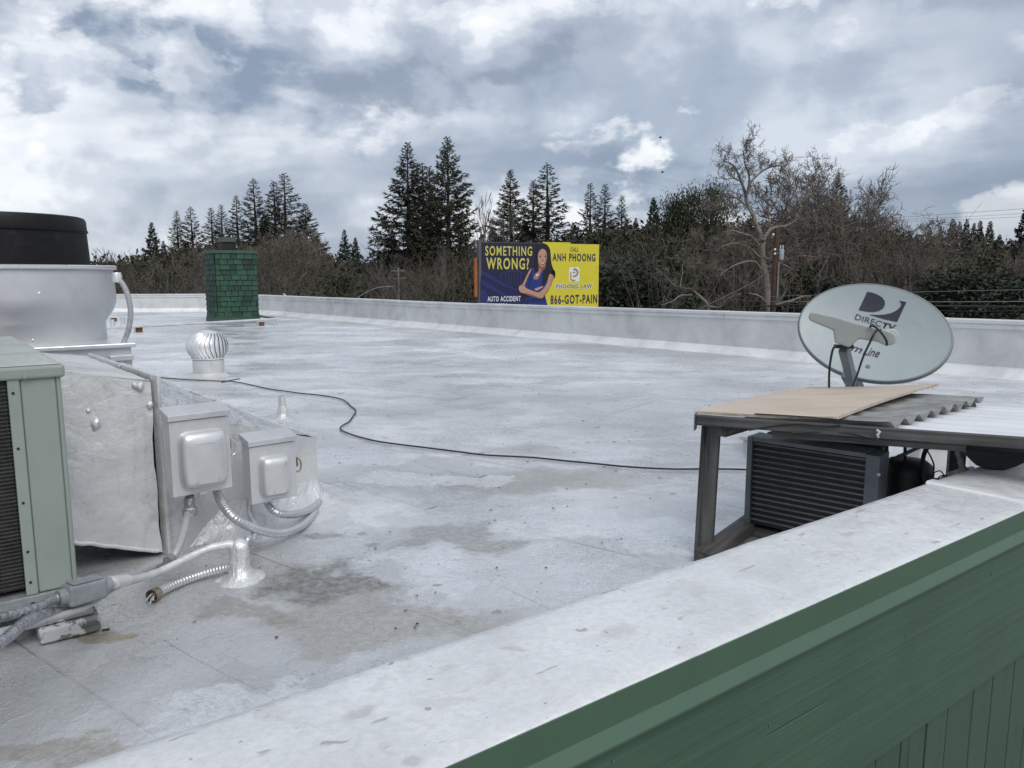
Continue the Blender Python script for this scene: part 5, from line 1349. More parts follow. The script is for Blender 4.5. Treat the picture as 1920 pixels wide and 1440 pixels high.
# blue bridge artwork
ink('bridge_art', [(285, 520), (330, 560), (480, 640), (640, 760), (760, 800), (760, 985), (300, 985), (262, 985), (262, 700)], 'ink_blue_dark', 0, face_l, False)
for q in ([(265, 670), (285, 672), (740, 955), (690, 955), (268, 720)], [(275, 560), (300, 570), (560, 720), (700, 780), (700, 800), (540, 745), (280, 600)], [(490, 640), (500, 600), (540, 575), (640, 555), (740, 568), (790, 600), (780, 612), (730, 585), (640, 572), (550, 590), (515, 612), (508, 660), (500, 700)]):
    ink('bridge_art', q, 'ink_bridge', 1, face_l, False)
for x in (555, 590, 625, 660, 700, 735):
    ink('bridge_art', [(x, 590), (x + 12, 588), (x + 14, 735), (x + 2, 735)], 'ink_bridge', 1, face_l, False)
ink('bridge_art', [(265, 780), (300, 790), (345, 850), (340, 960), (300, 985), (262, 985)], 'ink_bridge', 1, face_l, False)
ink('yellow_curve', [(1000, 216), (1340, 222), (1340, 985), (1062, 985), (1045, 880), (1080, 760), (1120, 600), (1100, 400), (1060, 270)], 'ink_yellow', 0, face_r, False)
btext('SOMETHING', 318, 880, 380, 262, 'ink_letter_yellow', 2, face_l, 4, .020)
btext('WRONG?', 330, 842, 545, 402, 'ink_letter_yellow', 2, face_l, 2, .024)
btext('AUTO ACCIDENT', 345, 742, 932, 868, 'ink_white', 2, face_l, -6, .025)
btext('LAWYERS', 345, 580, 1018, 955, 'ink_white', 2, face_l, -4, .025)
btext('CALL', 1342, 1436, 330, 278, 'ink_letter_navy', 2, face_r, 2, .02)
btext('ANH PHOONG', 1126, 1640, 446, 350, 'ink_letter_navy', 2, face_r, 4, .03)
btext('PHOONG LAW', 1156, 1606, 781, 717, 'ink_white', 1.5, face_r, -4, .05)
btext('PHOONG LAW', 1164, 1598, 774, 724, 'ink_letter_navy', 2, face_r, -4, .005)
btext('866-GOT-PAIN', 1100, 1660, 965, 852, 'ink_letter_navy', 2, face_r, -14, .03)
# square emblem
ink('emblem', [(1330, 520), (1440, 518), (1448, 528), (1448, 682), (1440, 692), (1332, 692), (1324, 682), (1324, 530)], 'ink_white', 1, face_r, False)
ink('emblem', [(1374, 533), (1400, 531), (1425, 545), (1440, 580), (1425, 620), (1398, 638), (1368, 640), (1368, 618), (1395, 616), (1412, 600), (1414, 575), (1398, 557), (1374, 556)], 'ink_gold', 2, face_r, False)
ink('emblem', [(1338, 578), (1352, 578), (1352, 655), (1362, 668), (1400, 668), (1400, 686), (1356, 686), (1338, 668)], 'ink_gold', 2, face_r, False)
ink('emblem', [(1368, 574), (1398, 572), (1400, 590), (1370, 592)], 'ink_gold', 2, face_r, False)
# printed woman: hair, face, arms, dress
wm = ink('printed_figure', [(1000, 232), (960, 250), (935, 300), (925, 380), (915, 460), (890, 530), (905, 590), (960, 640), (1000, 720), (1060, 700), (1110, 650), (1150, 640), (1156, 590), (1130, 530), (1112, 470), (1104, 380), (1096, 310), (1070, 260), (1035, 236)], 'ink_hair', 3, bb)
ink('printed_hair', [(1120, 545), (1150, 560), (1160, 600), (1150, 650), (1128, 640), (1118, 590)], 'ink_hair', 3, wm)
ink('printed_dress', [(868, 530), (915, 528), (945, 620), (1000, 560), (1060, 520), (1110, 600), (1060, 720), (1030, 800), (1040, 880), (1066, 985), (760, 985), (800, 900), (850, 870), (800, 760), (800, 700), (835, 620)], 'ink_dress', 4, wm, False)
ink('printed_dress_fold', [(830, 900), (900, 885), (1030, 880), (1045, 920), (960, 930), (860, 940), (780, 985), (762, 985), (800, 920)], 'ink_dress_dark', 5, wm, False)
ink('printed_neck', [(955, 470), (1035, 470), (1035, 530), (1000, 560), (960, 640), (945, 660), (910, 665), (895, 640), (915, 600), (950, 570), (958, 530)], 'ink_skin', 5, wm)
ink('printed_face', [(1000, 300), (965, 320), (950, 360), (944, 410), (950, 450), (970, 490), (1000, 515), (1022, 500), (1045, 460), (1056, 410), (1056, 360), (1040, 320), (1020, 302)], 'ink_skin_light', 6, wm)
ink('printed_hair', [(1000, 262), (960, 280), (936, 340), (930, 430), (905, 540), (930, 570), (958, 520), (950, 440), (950, 360), (975, 312), (1000, 298), (1025, 300), (1048, 330), (1060, 400), (1050, 470), (1030, 540), (1010, 600), (1000, 660), (1010, 720), (1050, 700), (1090, 640), (1112, 580), (1108, 470), (1098, 350), (1070, 275), (1030, 255)], 'ink_hair', 7, wm)
for x0, x1 in ((958, 990), (1024, 1052)):
    ink('printed_eye', [(x0, 394), ((x0 + x1) / 2, 386), (x1, 394), ((x0 + x1) / 2, 400)], 'ink_hair', 7.5, wm)
    ink('printed_brow', [(x0 - 4, 378), ((x0 + x1) / 2, 368), (x1 + 2, 376), ((x0 + x1) / 2, 373)], 'ink_hair', 7.5, wm)
ink('printed_nose', [(1003, 400), (1012, 430), (1018, 445), (1005, 450), (996, 444)], 'ink_skin', 7, wm)
ink('printed_lips', [(980, 464), (1005, 462), (1030, 462), (1022, 484), (1002, 490), (988, 482)], 'ink_lips', 7.5, wm)
ink('printed_teeth', [(986, 467), (1005, 466), (1025, 466), (1018, 474), (992, 475)], 'ink_white', 8, wm)
ink('printed_arm', [(868, 530), (845, 555), (800, 640), (760, 720), (722, 745), (718, 790), (740, 812), (800, 822), (860, 800), (800, 760), (798, 710), (835, 620), (862, 570)], 'ink_skin', 8, wm)
ink('printed_arm', [(1090, 600), (1130, 620), (1132, 660), (1090, 760), (1040, 840), (1000, 890), (960, 895), (880, 870), (760, 830), (722, 800), (740, 760), (800, 770), (880, 800), (950, 820), (1000, 790), (1050, 720), (1070, 650)], 'ink_skin_light', 9, wm)
ink('printed_hand', [(725, 745), (770, 740), (800, 770), (840, 790), (820, 815), (760, 815), (722, 800), (716, 770)], 'ink_skin_light', 10, wm)
ink('printed_hand', [(905, 780), (950, 760), (1000, 745), (1004, 760), (970, 782), (930, 800)], 'ink_skin_light', 10, wm)
ink('printed_forearm_shade', [(760, 832), (880, 872), (960, 896), (1000, 890), (960, 880), (880, 850), (800, 828)], 'ink_skin_dark', 11, wm)
ink('printed_pendant', [(925, 610), (945, 600), (955, 590), (952, 610), (938, 625), (925, 625)], 'ink_white', 9, wm)

for nm_, q_, mt_, ly in (('printed_face_shade', [(1030, 330), (1052, 370), (1054, 420), (1040, 465), (1020, 500), (1030, 460), (1040, 410), (1038, 360)], 'ink_skin', 6.5),
        ('printed_neck_shade', [(962, 490), (985, 508), (1004, 518), (1030, 498), (1032, 530), (1000, 552), (966, 530)], 'ink_skin_dark', 5.5),
        ('printed_hair_light', [(975, 275), (955, 310), (944, 380), (936, 460), (944, 400), (958, 330), (985, 288)], 'ink_navy', 7.2),
        ('printed_hair_light', [(1078, 330), (1092, 400), (1096, 480), (1080, 580), (1050, 660), (1076, 560), (1084, 470), (1080, 400)], 'ink_navy', 7.2),
        ('printed_arm_shade', [(1118, 640), (1090, 740), (1040, 820), (1004, 870), (1000, 888), (1044, 838), (1094, 758), (1130, 664)], 'ink_skin', 9.5),
        ('printed_arm_shade', [(846, 556), (806, 640), (770, 718), (742, 744), (760, 740), (796, 712), (830, 622), (856, 574)], 'ink_skin_light', 8.5),
        ('printed_dress_fold', [(870, 560), (850, 640), (830, 720), (840, 780), (852, 720), (880, 640)], 'ink_dress_dark', 5, ),
        ('printed_dress_fold', [(1010, 640), (990, 720), (960, 780), (1000, 760), (1030, 690)], 'ink_dress_dark', 5)):
    ink(nm_, q_, mt_, ly, wm)

# ------------------------------------------------------------------ utility pole, wires, street lamp, birds
PY = 38.0
up_ = D(1449, 580, PY); ut = D(1457, 427, PY)
pole = thing('utility_pole', Vector((up_.x, PY, GZ)), 'brown wooden utility pole with grey transformer in front of the bare sycamore', 'utility pole')
tube_obj('pole_shaft', [Vector((up_.x - .1, PY, GZ)), up_, ut], [.16, .135, .115], 'pole_brown', pole, 14)
tc_ = D(1465, 478, PY - .1); kk = PY / FPX
tr = MB(); tr.lathe([(.001, -9 * kk), (4.0 * kk, -9 * kk), (4.4 * kk, -8.5 * kk), (4.4 * kk, 7 * kk), (4.9 * kk, 7.2 * kk), (4.9 * kk, 8.6 * kk), (3.5 * kk, 9.6 * kk), (.001, 10 * kk)], 20, tuple(tc_)); tro = tr.build('transformer', 'transformer_grey', pole, smooth=True, angle=40)
for dx_ in (-.06, .06):
    m = MB(); m.lathe([(.03, 0), (.045, .06), (.03, .09), (.045, .14), (.02, .22)], 10, (tc_.x + dx_, tc_.y, tc_.z + 9.8 * kk)); m.build('bushing', 'transformer_grey', tro, smooth=True)
bar('bracket', tc_ + Vector((-.25, 0, .1)), tc_ + Vector((-.1, 0, .1)), .06, .06, 'board_back_steel', pole)
bar('drop_conduit', D(1460, 492, PY - .14), D(1457, 560, PY - .14), .07, .07, 'wire_grey', pole)
for px_, py_ in ((1453, 468), (1453, 476), (1450, 440)):
    p = D(px_, py_, PY - .16); m = MB(); m.lathe([(.03, -.05), (.055, -.02), (.055, .03), (.02, .06)], 10, tuple(p)); m.build('insulator', 'ink_white', pole, smooth=True)
m = MB(); p = D(1520, 571, 36.0)
tb3 = thing('terminal_closure', p, 'small white splice box hung on the cables at the pole foot', 'splice box')
m.box((-6 * .025, -.08, -3 * .025), (6 * .025, .08, 3.2 * .025)); m.build('case', 'ink_white', tb3, Matrix.Translation(p), bevel=.02)
m = MB(); m.box((-.03, -.02, 3.3 * .025), (.03, .02, .16)); m.build('hanger', 'wire_black', tb3, Matrix.Translation(p))
def wire(label, pts, r, mat='wire_black', grp='overhead wires'):
    tag(tube_obj('overhead_wire', spline(pts, 10), r, mat, n=5), label, 'wire', grp)
wire('thick black cable bundle crossing low behind the back parapet at the pole', [D(1380, 577, 40), D(1450, 573, 37.5), D(1520, 571, 36), D(1600, 572, 33), D(1930, 576, 24)], .035)
wire('highest of the pale wires crossing the trees right of the dish', [D(1440, 556, 38), D(1780, 566 - 20, 33), D(1940, 543, 31)], .012, 'wire_grey')
wire('middle of the wires crossing the trees right of the dish', [D(1440, 566, 38), D(1780, 566, 31), D(1940, 565, 29)], .018, 'wire_grey')
wire('lowest of the wires crossing the trees right of the dish', [D(1440, 575, 38), D(1780, 583, 31), D(1940, 582, 29)], .014, 'wire_black')
wire('upper faint power line in the sky at the right edge', [D(1640, 411, 110), D(1780, 401, 106), D(1940, 390, 100)], .022, 'wire_grey')
wire('middle faint power line in the sky at the right edge', [D(1660, 413, 112), D(1800, 407, 107), D(1940, 399, 101)], .018, 'wire_grey')
wire('lower faint power line in the sky at the right edge', [D(1660, 416, 112), D(1800, 412, 107), D(1940, 405, 101)], .018, 'wire_grey')
wire('guy wire slanting down left from the utility pole', [D(1456, 500, 38), D(1400, 536, 39), D(1310, 580, 41)], .03, 'wire_grey')
for i, (dy_, lab) in enumerate(((0, 'upper thin wire running from the billboard to the utility pole'), (6, 'second thin wire running from the billboard to the utility pole'), (12, 'third thin wire running from the billboard to the utility pole'))):
    wire(lab, [D(1090, 473 + dy_ * 1.2, 52), D(1250, 462 + dy_, 45), D(1354, 443 + dy_, 41.5), D(1456, 432 + dy_ * .6, 38)], .010, 'wire_black')
lp = thing('street_lamp', Vector((D(672, 560, 46).x, 46, GZ)), 'grey street lamp with a long curved arm rising behind the back parapet', 'street lamp')
tube_obj('pole', [Vector((D(672, 560, 46).x, 46, GZ)), D(672, 557, 46)], .07, 'wire_grey', lp, 8)
tube_obj('arm', spline([D(672, 557, 46), D(686, 549, 46), D(703, 541, 46), D(722, 537.5, 46)], 6), .032, 'wire_grey', lp, 8)
m = MB(); p = D(730, 537.5, 46); m.box((-.28, -.08, -.035), (.24, .08, .035)); m.build('lamp_head', 'wire_grey', lp, Matrix.Translation(p), bevel=.04)
lp2 = thing('street_lamp', Vector((D(747, 570, 50).x, 50, GZ)), 'slim grey pole with a crossbar among the bare whips', 'street lamp')
tube_obj('pole', [Vector((D(747, 570, 50).x, 50, GZ)), D(747, 502, 50)], .06, 'wire_grey', lp2, 8)
bar('crossbar', D(733, 508, 50), D(760, 508, 50), .06, .06, 'wire_grey', lp2)
bar('lower_crossbar', D(737, 523, 50), D(762, 521, 50), .05, .05, 'wire_grey', lp2)
for (px_, py_, lab) in ((1238, 258, 'small black bird flying higher, above the eucalyptus'), (1242, 323, 'small black bird flying lower, above the eucalyptus')):
    p = D(px_, py_, 70); m = MB()
    m.tube([p + Vector((-.16, 0, 0)), p, p + Vector((.16, 0, .02))], [.01, .06, .02], 8)
    m.add([p + Vector((-.05, 0, .03)), p + Vector((.07, 0, .03)), p + Vector((.02, -.25, .10)), p + Vector((-.08, -.42, .05))], [(0, 1, 2, 3)])
    m.add([p + Vector((-.05, 0, .03)), p + Vector((.07, 0, .03)), p + Vector((.02, .25, .10)), p + Vector((-.08, .42, .05))], [(3, 2, 1, 0)])
    tag(m.build('bird', 'bird_black'), lab, 'bird', 'birds in the sky')

# ------------------------------------------------------------------ vegetation builders
def mesh_np(name, verts, quads, mats, mi=None, smooth=False):
    verts = np.asarray(verts, dtype=np.float32); quads = np.asarray(quads, dtype=np.int32)
    me = bpy.data.meshes.new(name); nq, k = quads.shape
    me.vertices.add(len(verts)); me.vertices.foreach_set('co', verts.ravel())
    me.loops.add(nq * k); me.loops.foreach_set('vertex_index', quads.ravel())
    me.polygons.add(nq); me.polygons.foreach_set('loop_start', np.arange(nq, dtype=np.int32) * k)
    for mm in mats: me.materials.append(MATS[mm])
    if mi is not None: me.polygons.foreach_set('material_index', np.asarray(mi, dtype=np.int32))
    me.update(calc_edges=True); me.validate()
    return me
class Geo:
    """fast collector of quads"""
    def __init__(s): s.v = []; s.q = []; s.n = 0
    def quads(s, P):                     # P: (m,4,3)
        P = np.asarray(P, dtype=np.float64).reshape(-1, 4, 3); k = len(P)
        s.v.append(P.reshape(-1, 3)); s.q.append(np.arange(k * 4).reshape(k, 4) + s.n); s.n += k * 4
    def tube(s, pts, rs, n=4):
        pts = np.asarray(pts, float); rs = np.asarray(rs, float); m_ = len(pts)
        d = np.gradient(pts, axis=0); d /= (np.linalg.norm(d, axis=1, keepdims=True) + 1e-9)
        a = np.where(np.abs(d[:, 2:3]) < .9, np.array([[0, 0, 1.]]), np.array([[1., 0, 0]]))
        x = np.cross(a, d); x /= (np.linalg.norm(x, axis=1, keepdims=True) + 1e-9); y = np.cross(d, x)
        t = 2 * np.pi * np.arange(n) / n
        ring = pts[:, None] + rs[:, None, None] * (x[:, None] * np.cos(t)[None, :, None] + y[:, None] * np.sin(t)[None, :, None])
        s.v.append(ring.reshape(-1, 3))
        q = []
        for i in range(m_ - 1):
            for k in range(n): q.append((i * n + k, i * n + (k + 1) % n, (i + 1) * n + (k + 1) % n, (i + 1) * n + k))
        s.q.append(np.array(q) + s.n); s.n += m_ * n
    def mesh(s, name, mats): return mesh_np(name, np.concatenate(s.v), np.concatenate(s.q), mats)
def leaf_quads(c, d, L, W, rng, droop=0.0):
    """c (m,3) bases, d (m,3) directions: rhombus sprays"""
    m_ = len(c); d = d + rng.normal(0, .25, (m_, 3)); d[:, 2] -= droop; d /= np.linalg.norm(d, axis=1, keepdims=True)
    r = rng.normal(0, 1, (m_, 3)); s_ = np.cross(d, r); s_ /= (np.linalg.norm(s_, axis=1, keepdims=True) + 1e-9)
    L = L * rng.uniform(.6, 1.3, (m_, 1)); W = W * rng.uniform(.6, 1.3, (m_, 1))
    return np.stack([c, c + d * L * .45 + s_ * W, c + d * L, c + d * L * .5 - s_ * W], axis=1)

def conifer(seed, H=20.0, Rad=4.0, nb=150, spray=34, bare=0.10, dense=1.0, lean_up=0.35, shape=.9, fl=.50, fw=.052, ragged=.35):
    rng = np.random.default_rng(seed); wood_, leaf = Geo(), Geo()
    zs = np.linspace(0, H, 14); wob = np.stack([.12 * np.sin(zs * .5 + seed), .12 * np.cos(zs * .4 + seed), zs], 1); wob[:, :2] *= (1 - zs / H)[:, None]
    tr_ = Geo(); tr_.tube(wob, np.maximum(.02, .017 * H * (1 - zs / H) ** .9), 8)
    for i in range(nb):
        t = bare + (1 - bare) * ((i + rng.uniform(0, 1)) / nb) ** .92
        z = t * H; prof = (1 - t) ** shape
        L = Rad * prof * rng.uniform(1 - ragged, 1 + ragged * .45) + .10; sl = .35 + .65 * min(1.0, L / 1.6)
        a = i * 2.39996 + rng.normal(0, .35)
        el = lean_up * (t - .35) * 1.6 + rng.normal(0, .10) - .05
        k = 7; u = np.linspace(0, 1, k); dirv = np.array([math.cos(a), math.sin(a), 0.0])
        droop_ = -.20 * (1 - t) * np.sin(u * np.pi * .8) + .16 * u ** 3
        pts = np.array([0, 0, z]) + dirv * (L * u)[:, None] + np.array([0, 0, 1.]) * (L * (math.tan(el) * u + droop_))[:, None]
        pts[:, :2] += rng.normal(0, .03 * L, (k, 2)) * u[:, None]
        wood_.tube(pts, np.linspace(.012 * L + .02, .008, k), 3)
        ns = max(6, int(2.9 * spray * dense * (L / Rad) ** .8 * rng.uniform(.6, 1.25)))
        uu = rng.uniform(.14, 1.0, ns) ** .75
        c = np.stack([np.interp(uu, u, pts[:, j]) for j in range(3)], 1)
        side = np.array([-math.sin(a), math.cos(a), 0.0])
        d = dirv * rng.uniform(.2, .9, (ns, 1)) + side * rng.uniform(-1, 1, (ns, 1)) + np.array([0, 0, 1.]) * rng.normal(-.10, .28, (ns, 1))
        leaf.quads(leaf_quads(c, d, fl * sl, fw * (.5 + .5 * sl), rng, .08))
        # tip tuft
        tip = np.repeat(pts[-1:], 4, 0); leaf.quads(leaf_quads(tip, np.repeat(dirv[None], 4, 0) + np.array([0, 0, .3]), fl * .7 * sl, fw * sl, rng))
    top = np.repeat(np.array([[0, 0, H - .5]]), 12, 0); top[:, 2] += rng.uniform(-.8, .3, 12); leaf.quads(leaf_quads(top, rng.normal(0, .25, (12, 3)) + np.array([0, 0, 1.]), fl * .6, fw * .6, rng))
    return tr_, wood_, leaf
def make_tree(name, geos, mats):
    """returns [(partname, mesh)]"""
    tr_, wood_, leaf = geos
    g = Geo(); g.v = tr_.v + wood_.v; n0_ = sum(len(v) for v in tr_.v)
    g.q = list(tr_.q) + [q + n0_ for q in wood_.q]
    return [('trunk', g.mesh(name + '_trunk', [mats[0]])), ('crown', leaf.mesh(name + '_crown', [mats[1]]))]

def bare_tree(seed, H=14.0, trunk_r=.28, levels=5, spread=.75, first=.30, kids=(3, 4), crook=.22, limbs=7, upward=.25, tw=.016, max_seg=9000, lenf=.62):
    rng = np.random.default_rng(seed); big_, tw_ = Geo(), Geo(); cnt = [0]
    def grow(p, d, L, r, lv):
        if cnt[0] > max_seg: return
        k = 6 if lv < 3 else 4
        pts = [p]; dd = d / np.linalg.norm(d); nodes = []
        for i in range(k):
            dd = dd + rng.normal(0, crook, 3) + np.array([0, 0, upward * .25]); dd /= np.linalg.norm(dd)
            pts.append(pts[-1] + dd * L / k); nodes.append((pts[-1], dd.copy(), (i + 1) / k))
        rs = np.linspace(r, max(tw * .6, r * .45), k + 1)
        (big_ if lv < 3 else tw_).tube(pts, rs, 7 if lv == 0 else 5 if lv < 3 else 3); cnt[0] += k
        if lv >= levels: return
        nk = limbs if lv == 0 else rng.integers(kids[0], kids[1] + 1)
        for j in range(nk):
            f = rng.uniform(first if lv == 0 else .25, 1.0) if j < nk - 1 else 1.0
            i = min(k - 1, max(0, int(round(f * k)) - 1)); q, qd, _ = nodes[i]
            perp = np.cross(qd, rng.normal(0, 1, 3)); perp /= np.linalg.norm(perp)
            nd = qd * (1 - spread * .45) + perp * spread * rng.uniform(.5, 1.1); nd[2] += upward * .3
            rr_ = max(tw, np.interp(f, [0, 1], [r, r * .45]) * rng.uniform(.45, .75))
            grow(q, nd, L * lenf * rng.uniform(.65, 1.15) * (1.0 if lv else (.95 - .30 * f)), rr_, lv + 1)
    grow(np.zeros(3), np.array([0, 0, 1.]), H * .58, trunk_r, 0)
    return big_, tw_
def two_part(name, geos, mats):
    big_, tw_ = geos
    return [('trunk', big_.mesh(name + '_trunk', [mats[0]])), ('crown', tw_.mesh(name + '_crown', [mats[1]]))]
def euca(seed, H=16, Rad=3.5, nclump=70, per=150):
    rng = np.random.default_rng(seed); big_, leaf = Geo(), Geo()
    zs = np.linspace(0, H * .9, 10); sp = np.stack([.25 * np.sin(zs * .35 + seed), .2 * np.cos(zs * .3), zs], 1); big_.tube(sp, np.linspace(.24, .04, 10), 7)
    for i in range(nclump):
        t = rng.uniform(.30, 1.0); a = rng.uniform(0, 6.283); rr_ = Rad * (0.25 + .9 * math.sin(math.pi * min(1, .15 + t * .8))) * rng.uniform(.25, 1.0)
        base = np.array([np.interp(t * H * .8, zs, sp[:, 0]), np.interp(t * H * .8, zs, sp[:, 1]), t * H * .82])
        c = np.array([base[0] + rr_ * math.cos(a), base[1] + rr_ * math.sin(a), t * H + rng.uniform(-.3, .6)])
        mid_ = (base + c) / 2 + np.array([0, 0, .3]); big_.tube([base, mid_, c], [.06, .04, .02], 4)
        pc = c + rng.normal(0, 1, (per, 3)) * np.array([.75, .75, .62]) * rng.uniform(.7, 1.2)
        d = np.repeat(np.array([[0, 0, -1.]]), per, 0) + rng.normal(0, .45, (per, 3)); leaf.quads(leaf_quads(pc, d, .42, .06, rng))
    return big_, leaf
def place(parts, name, label, cat, group, px, ytop, Y, Hn, wscale, rz, ytrue=None):
    """scale the prototype so that its top is seen at ytop"""
    base = D(px, 515, Y); top = D(px, ytop, Y); H = top.z - GZ; s = H / Hn
    M = Matrix.Translation(Vector((base.x, Y, GZ))) @ Matrix.Rotation(rz, 4, 'Z') @ Matrix.Diagonal((s * wscale, s * wscale, s, 1))
    o = bpy.data.objects.new(name, None); link(o, None, M); tag(o, label, cat, group)
    for pn, me in parts:
        link(bpy.data.objects.new(pn, me), o, M)
    return o
RW_ = [make_tree('redwood', conifer(s, 20, r, nb, sp, bare_, 1, lu, sh, ragged=rg_), ('dark_bark', 'redwood_needles')) for s, r, nb, sp, bare_, lu, sh, rg_ in (
    (1, 5.8, 250, 50, .06, .40, 1.05, .38), (2, 5.2, 260, 50, .05, .75, 1.0, .30), (3, 3.3, 200, 30, .08, .38, .95, .42), (4, 3.9, 180, 30, .08, .36, .92, .46), (5, 4.3, 230, 46, .06, .5, 1.0, .35), (6, 2.8, 180, 26, .07, .34, .92, .48))]
DK = [make_tree('cypress', conifer(s, 16, r, 200, 50, .03, .8, .25, sh, .55, .085, .32), ('dark_bark', 'dark_needles')) for s, r, sh in ((11, 3.9, 1.0), (12, 3.0, .95), (13, 3.4, .85))]
g1, g2 = 'redwoods beyond the roof', 'dark dense conifers beyond the roof'
for (pi, px, yt, Y, ws, lab) in (
    (2, 338, 396, 92, 1.0, 'sparse slender redwood, first to the right of the dark cone-shaped conifer at far left'),
    (3, 364, 388, 90, 1.0, 'sparse redwood just left of the chimney, twin of a slimmer one'),
    (5, 402, 390, 98, 1.1, 'thin wispy redwood directly behind the left half of the chimney cap'),
    (2, 421, 384, 95, 1.0, 'wispy redwood directly behind the chimney cap'),
    (5, 450, 367, 98, 1.1, 'thin redwood just right of the chimney cap'),
    (3, 483, 335, 88, .95, 'tall redwood behind the chimney, left of the tallest pair there'),
    (2, 520, 340, 90, 1.1, 'left of the two tallest redwoods right of the chimney'),
    (3, 540, 325, 86, 1.1, 'tallest redwood of the group right of the chimney'),
    (4, 577, 382, 84, 1.15, 'broad redwood at the right end of the chimney group'),
    (0, 768, 267, 74, 1.10, 'very tall broad redwood, left of the central pair left of the billboard'),
    (5, 795, 306, 80, 1.2, 'slim redwood between the two giant redwoods, on the left'),
    (5, 808, 312, 82, 1.1, 'slim redwood between the two giant redwoods, on the right'),
    (1, 842, 258, 72, 1.0, 'tallest redwood of all, with upswept branches, nearest the billboard'),
    (4, 957, 319, 84, .95, 'open redwood rising directly above the dark half of the billboard'),
    (2, 1000, 338, 88, 1.1, 'slimmer redwood left of the tallest one behind the billboard'),
    (3, 1025, 307, 84, 1.2, 'tallest redwood rising behind the middle of the billboard'),
    (2, 1105, 344, 94, .95, 'redwood rising just above the yellow half of the billboard'),
    (5, 1132, 346, 96, 1.05, 'narrow redwood just right of the billboard top corner'),
    (2, 1163, 367, 98, .9, 'short redwood, rightmost of three right of the billboard'),
    (1, 1560, 330, 78, 1.0, 'broad upswept conifer among the bare crowns right of the utility pole'),
    (3, 1455, 382, 84, .9, 'conifer behind the bare sycamore crown, right above the utility pole')):
    place(RW_[pi], 'redwood_tree', lab, 'tree', g1, px, yt, Y, 20.0, ws * (1.28 if pi < 2 else 1.6), px * .37)
for (pi, px, yt, Y, ws, lab) in (
    (0, 290, 417, 80, 1.0, 'dense dark cone-shaped conifer, first tree right of the exhaust fan'),
    (1, 310, 452, 86, 1.0, 'small dark conifer tucked at the right of the cone-shaped one at far left'),
    (0, 648, 431, 92, .95, 'left of two small dark conifers standing alone between the redwood groups'),
    (1, 668, 446, 94, 1.1, 'right of two small dark conifers standing alone between the redwood groups'),
    (1, 500, 400, 92, 1.1, 'dark conifer filling the gap behind the chimney group of redwoods'),
    (2, 925, 425, 90, 1.0, 'dark conifer just above the left corner of the billboard'),
    (1, 985, 415, 92, 1.2, 'dark conifer low behind the middle of the billboard'),
    (1, 1190, 409, 90, 1.0, 'short pointed dark conifer left of the eucalyptus'),
    (2, 1222, 371, 86, .9, 'dark pointed conifer at the left side of the eucalyptus'),
    (2, 1075, 418, 90, 1.2, 'dark evergreen filling the gap above the yellow half of the billboard'),
    (0, 1145, 412, 92, 1.2, 'broad dark evergreen below the narrow redwood right of the billboard'),
    (2, 1250, 405, 88, 1.2, 'broad dark evergreen below the left eucalyptus'),
    (0, 1372, 425, 90, 1.3, 'broad low evergreen between the eucalyptus and the sycamore'),
    (0, 1500, 420, 90, 1.3, 'broad low evergreen just right of the utility pole top'),
    (2, 1590, 432, 90, 1.4, 'broad low evergreen below the upswept conifer'),
    (0, 1650, 440, 92, 1.4, 'broad low evergreen above the left of the satellite dish'),
    (1, 352, 452, 92, 1.5, 'dark evergreen low behind the left of the chimney'),
    (0, 545, 428, 92, 1.4, 'broad dark evergreen at the foot of the tallest redwoods right of the chimney'),
    (0, 735, 430, 84, 1.4, 'broad dark evergreen at the left foot of the giant redwoods'),
    (0, 800, 410, 84, 1.4, 'broad dark evergreen between the feet of the giant redwoods'),
    (0, 868, 432, 84, 1.3, 'broad dark evergreen at the right foot of the giant redwoods'),
    (1, 1398, 410, 88, .8, 'dark conifer seen through the left of the sycamore crown'),
    (1, 1737, 427, 100, .95, 'first and leftmost of the row of dark conifers at the right'),
    (1, 1757, 424, 100, .95, 'second from left in the row of dark conifers at the right'),
    (1, 1779, 411, 98, 1.05, 'third from left in the row of dark conifers at the right'),
    (1, 1792, 416, 99, .9, 'fourth from left in the row of dark conifers at the right'),
    (1, 1805, 411, 98, .95, 'fifth from left in the row of dark conifers at the right'),
    (1, 1819, 419, 99, .9, 'sixth from left in the row of dark conifers at the right'),
    (0, 1830, 414, 97, .9, 'seventh and broader one in the row of dark conifers at the right'),
    (0, 1849, 415, 96, 1.0, 'broadest dark conifer at the right end of the row'),
    (2, 1868, 440, 97, 1.0, 'short dark conifer ending the row at the right'),
    (2, 1914, 391, 70, 1.15, 'tall dark evergreen cut off by the right edge')):
    place(DK[pi], 'conifer_tree', lab, 'tree', g2, px, yt, Y, 16.0, ws, px * .51)
